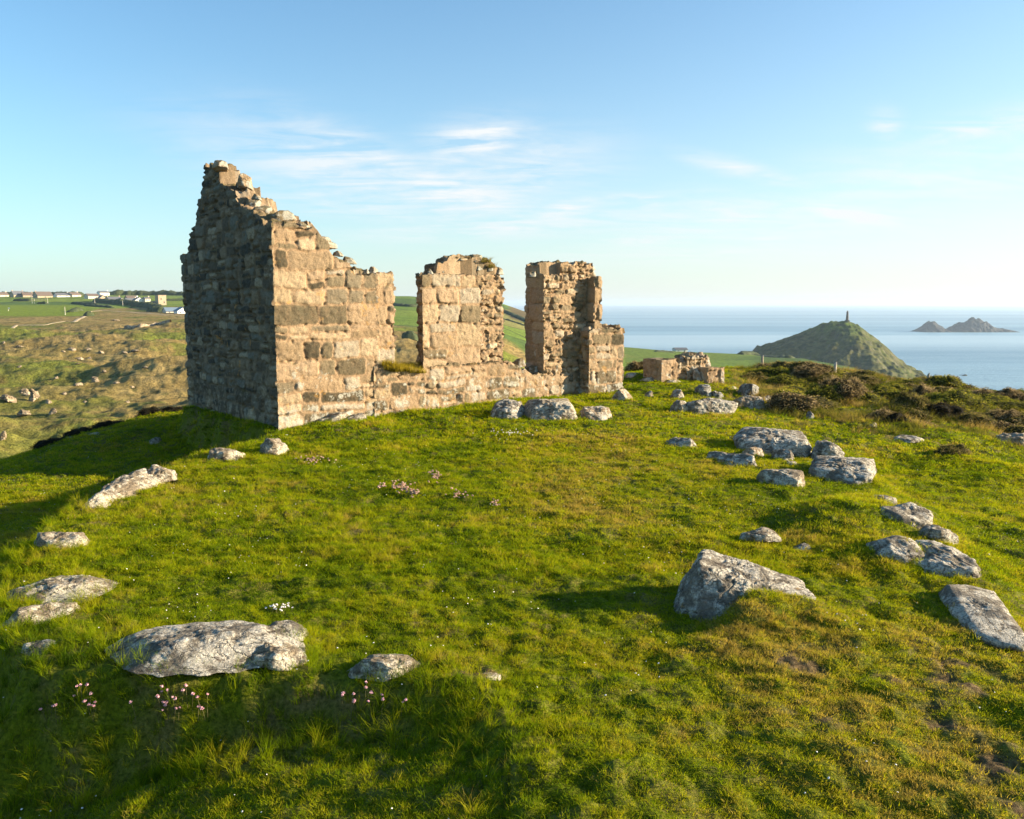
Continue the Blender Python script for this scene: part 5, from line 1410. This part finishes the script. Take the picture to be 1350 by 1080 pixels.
# pale track and drystone wall on the far heath
def strip(name, pts, w, mat, h=.35, kind='structure', label=None, cat=None):
    Q = np.array([hit(u, v, far=True) for u, v in pts]); seg = np.r_[0, np.cumsum(np.hypot(*np.diff(Q[:, :2], axis=0).T))]
    n = max(20, int(seg[-1] / 1.5)); tt = np.linspace(0, seg[-1], n)
    X = np.interp(tt, seg, Q[:, 0]) + 1.2 * fbm(tt * .05, 3, 0, 2); Y = np.interp(tt, seg, Q[:, 1]) + 1.2 * fbm(tt * .05, 9, 0, 2)
    T = np.stack([np.gradient(X), np.gradient(Y)], 1); T /= np.hypot(T[:, 0], T[:, 1])[:, None]
    b = np.array([-1, -.8, -.3, .3, .8, 1.0]); hb = np.array([-1.0, .7, 1, 1, .7, -1.0])
    wd = w * (1 + .35 * fbm(tt * .2, 1, 5, 3))
    xx = X[:, None] - T[:, 1:2] * b * wd[:, None] / 2; yy = Y[:, None] + T[:, 0:1] * b * wd[:, None] / 2
    zz = far_z(xx, yy) + hb * h + .12 * h * fbm(xx * 2, yy * 2, 3, 2)
    V = np.stack([xx, yy, zz], -1).reshape(-1, 3)
    o = link(name, make_mesh(name, V, grid_faces(n, 6)), mat); o.data.flip_normals() if False else None
    if kind: o['kind'] = kind
    if label: tag(o, label, cat)
    return o
M_TRACK = simple_mat('pale_track', [(.3, (.36, .27, .16)), (.7, (.52, .41, .26))], .8, .95, .3)
strip('track', [(96,425),(112,417),(118,411),(135,409.5),(170,411.5),(215,415),(240,416)], 2.4, M_TRACK, .12)
strip('footpath', [(-6,434),(22,429),(60,429),(85,424)], 1.8, M_TRACK, .12)
strip('drystone_wall', [(166,432.5),(185,430.8),(206,428),(224,425)], 1.3, M_OUT, 1.1, None, 'pale drystone wall crossing the heath slope left of the gable', 'wall')

# ------------------------------------------------------------------ air, light, sky, camera
SUN_AZ, SUN_EL = math.radians(88), math.radians(15.2)      # azimuth measured clockwise from the view direction
sdir = Vector((math.sin(SUN_AZ) * math.cos(SUN_EL), math.cos(SUN_AZ) * math.cos(SUN_EL), math.sin(SUN_EL)))
L = bpy.data.lights.new('sun', 'SUN'); L.energy = 5.0; L.angle = math.radians(.55); L.color = (1.0, .82, .57)
so = bpy.data.objects.new('sun', L); COL.objects.link(so); so.rotation_euler = (-sdir).to_track_quat('-Z', 'Y').to_euler(); so.location = sdir * 60

HAZE = True
if HAZE:
    hm = Mat('sea_air'); v = hm.n('VolumePrincipled', {'Color': (.62, .79, 1.0), 'Density': 8.0e-5, 'Anisotropy': .2}); hm.t.links.new(v.outputs[0], hm.out.inputs[1])
    hz_ = link('haze', box_mesh('haze', [((0, 0, (SEA - 1.0 + 40) / 2), (64000, 64000, 40 - SEA + 1.0), 0)]), hm.m); tag(hz_, kind='stuff')

W = bpy.data.worlds.new('World'); SC.world = W; W.use_nodes = True
t = W.node_tree; t.nodes.clear()
def wn(ty, ins=None, **pr):
    n = t.nodes.new('ShaderNode' + ty)
    for k, v in pr.items(): setattr(n, k, v)
    for k, v in (ins or {}).items():
        s = n.inputs[k]
        if isinstance(v, bpy.types.NodeSocket): t.links.new(v, s)
        elif isinstance(v, bpy.types.Node): t.links.new(v.outputs[0], s)
        else: s.default_value = v
    return n
sky = wn('TexSky', sky_type='NISHITA', sun_disc=False, sun_elevation=SUN_EL, sun_rotation=SUN_AZ, altitude=90, air_density=1.0, dust_density=.6, ozone_density=2.0)
def wmath(op, a, b=0.0, c=0.0, clamp=False):
    n = t.nodes.new('ShaderNodeMath'); n.operation = op; n.use_clamp = clamp
    for i, v in enumerate((a, b, c)):
        if isinstance(v, bpy.types.NodeSocket): t.links.new(v, n.inputs[i])
        else: n.inputs[i].default_value = v
    return n.outputs[0]
def wramp(f, stops):
    r = t.nodes.new('ShaderNodeValToRGB'); t.links.new(f, r.inputs[0])
    while len(r.color_ramp.elements) < len(stops): r.color_ramp.elements.new(.5)
    for e, (p, c) in zip(r.color_ramp.elements, stops): e.position = p; e.color = (c, c, c, 1)
    return r.outputs[0]
tc_ = t.nodes.new('ShaderNodeTexCoord'); sep = wn('SeparateXYZ', {0: tc_.outputs['Generated']})
# thin high cloud on a plane far overhead: direction divided by its height
zz = wmath('ADD', wmath('MAXIMUM', sep.outputs[2], 0.0), .10)
cx, cy = wmath('DIVIDE', sep.outputs[0], zz), wmath('DIVIDE', sep.outputs[1], zz)
cv = wn('CombineXYZ', {0: cx, 1: cy, 2: 0.0})
mp = wn('Mapping', {'Vector': cv.outputs[0], 'Rotation': (0, 0, math.radians(-24)), 'Scale': (1.0, 2.7, 1)})
n1 = wn('TexNoise', {'Vector': mp.outputs[0], 'Scale': 1.5, 'Detail': 10, 'Roughness': .62, 'Distortion': .7})
n2 = wn('TexNoise', {'Vector': cv.outputs[0], 'Scale': 6.0, 'Detail': 8, 'Roughness': .6, 'Distortion': .4})
def blob(u, v, ru, rv, ang=0.0):
    """soft region of sky around one direction (angles from the view direction)"""
    d = ray(u, v); d = d / np.linalg.norm(d); r = np.array([d[1], -d[0], 0]); r /= np.linalg.norm(r); up = np.cross(r, d)
    a, b = math.cos(ang) * r + math.sin(ang) * up, -math.sin(ang) * r + math.cos(ang) * up
    def dot(vec, s):
        n = t.nodes.new('ShaderNodeVectorMath'); n.operation = 'DOT_PRODUCT'; t.links.new(tc_.outputs['Generated'], n.inputs[0]); n.inputs[1].default_value = tuple(vec * (FH / s)); return n.outputs['Value']
    q = wmath('ADD', wmath('MULTIPLY', dot(a, ru), dot(a, ru)), wmath('MULTIPLY', dot(b, rv), dot(b, rv)))
    return wmath('EXPONENT', wmath('MULTIPLY', q, -1.0))
cl = None
for (u, v, ru, rv, ang, amp) in [(440,222,150,42,-.2,.42),(690,225,110,40,.1,.38),(1000,290,260,30,-.05,.40),(1250,230,180,40,.1,.36),(635,183,62,24,.1,.62),(500,215,130,26,-.35,.50),(590,255,120,40,-.2,.55),(660,300,170,14,.05,.45),(745,278,50,13,.2,.6),(850,264,50,7,-.12,.62),
                                 (985,226,70,10,-.28,.52),(1120,284,65,11,-.18,.75),(1168,166,18,14,-.5,.6),(1310,166,90,16,.1,.5),(480,270,140,20,-.1,.35),(860,318,60,10,0,.5),
                                 (1010,315,50,9,0,.4),(600,205,60,22,.5,.4),(930,335,200,14,0,.35)]:
    b = wmath('MULTIPLY', blob(u, v, ru, rv, ang), amp); cl = b if cl is None else wmath('MAXIMUM', cl, b)
tex = wramp(wmath('ADD', wmath('MULTIPLY', n1.outputs[0], .72), wmath('MULTIPLY', n2.outputs[0], .28)), [(.40, 0.0), (.60, 1.0)])
cloud = wmath('MULTIPLY', wmath('MULTIPLY', cl, 2.0), wmath('MULTIPLY_ADD', tex, .93, .07), clamp=True)
# the sky as photographed: a little greener-blue and paler towards the horizon
tint = wn('Mix', data_type='RGBA', blend_type='MULTIPLY'); tint.inputs[0].default_value = 1.0
t.links.new(sky.outputs[0], tint.inputs[6]); tint.inputs[7].default_value = (.86, 1.23, 1.35, 1)
# milky air low over the horizon, whiter on the sun's side
sx_ = wmath('MULTIPLY_ADD', sep.outputs[0], .55, .50, clamp=True)
veil = wmath('MULTIPLY', wmath('EXPONENT', wmath('MULTIPLY', wmath('MAXIMUM', sep.outputs[2], 0.0), wmath('MULTIPLY_ADD', sx_, 5.5, -10.0))), wmath('MULTIPLY_ADD', sx_, .45, .58), clamp=True)
vm = wn('Mix', data_type='RGBA'); t.links.new(veil, vm.inputs[0]); t.links.new(tint.outputs[2], vm.inputs[6])
vc = wn('Mix', data_type='RGBA'); t.links.new(sx_, vc.inputs[0]); vc.inputs[6].default_value = (3.7, 4.3, 4.55, 1); vc.inputs[7].default_value = (6.0, 5.8, 5.3, 1); t.links.new(vc.outputs[2], vm.inputs[7])
cm = wn('Mix', data_type='RGBA'); t.links.new(cloud, cm.inputs[0]); t.links.new(vm.outputs[2], cm.inputs[6]); cm.inputs[7].default_value = (5.0, 5.2, 5.3, 1)
bg = wn('Background', {'Color': cm.outputs[2], 'Strength': .060})
wo = wn('OutputWorld', {0: bg.outputs[0]})

cam = bpy.data.cameras.new('camera'); co = bpy.data.objects.new('camera', cam); COL.objects.link(co)
co.location = (0, 0, EYE); co.rotation_euler = (math.pi / 2 - PITCH, 0, 0)
cam.sensor_fit = 'HORIZONTAL'; cam.sensor_width = 36; cam.lens = F / 1350 * 36; cam.clip_start = .05; cam.clip_end = 200000
SC.camera = co
SC.render.engine = 'CYCLES'; SC.cycles.use_denoising = True
try: SC.cycles.denoiser = 'OPENIMAGEDENOISE'; SC.cycles.denoising_input_passes = 'RGB_ALBEDO_NORMAL'; SC.cycles.denoising_prefilter = 'ACCURATE'
except Exception: pass
SC.cycles.max_bounces = 5; SC.cycles.diffuse_bounces = 3; SC.cycles.transmission_bounces = 3; SC.cycles.volume_bounces = 0; SC.cycles.transparent_max_bounces = 6
SC.cycles.use_adaptive_sampling = False
vs = SC.view_settings; vs.view_transform = 'Standard'; vs.look = 'None'; vs.exposure = 1.65; vs.gamma = 1.0; vs.use_curve_mapping = False
SC.render.film_transparent = False
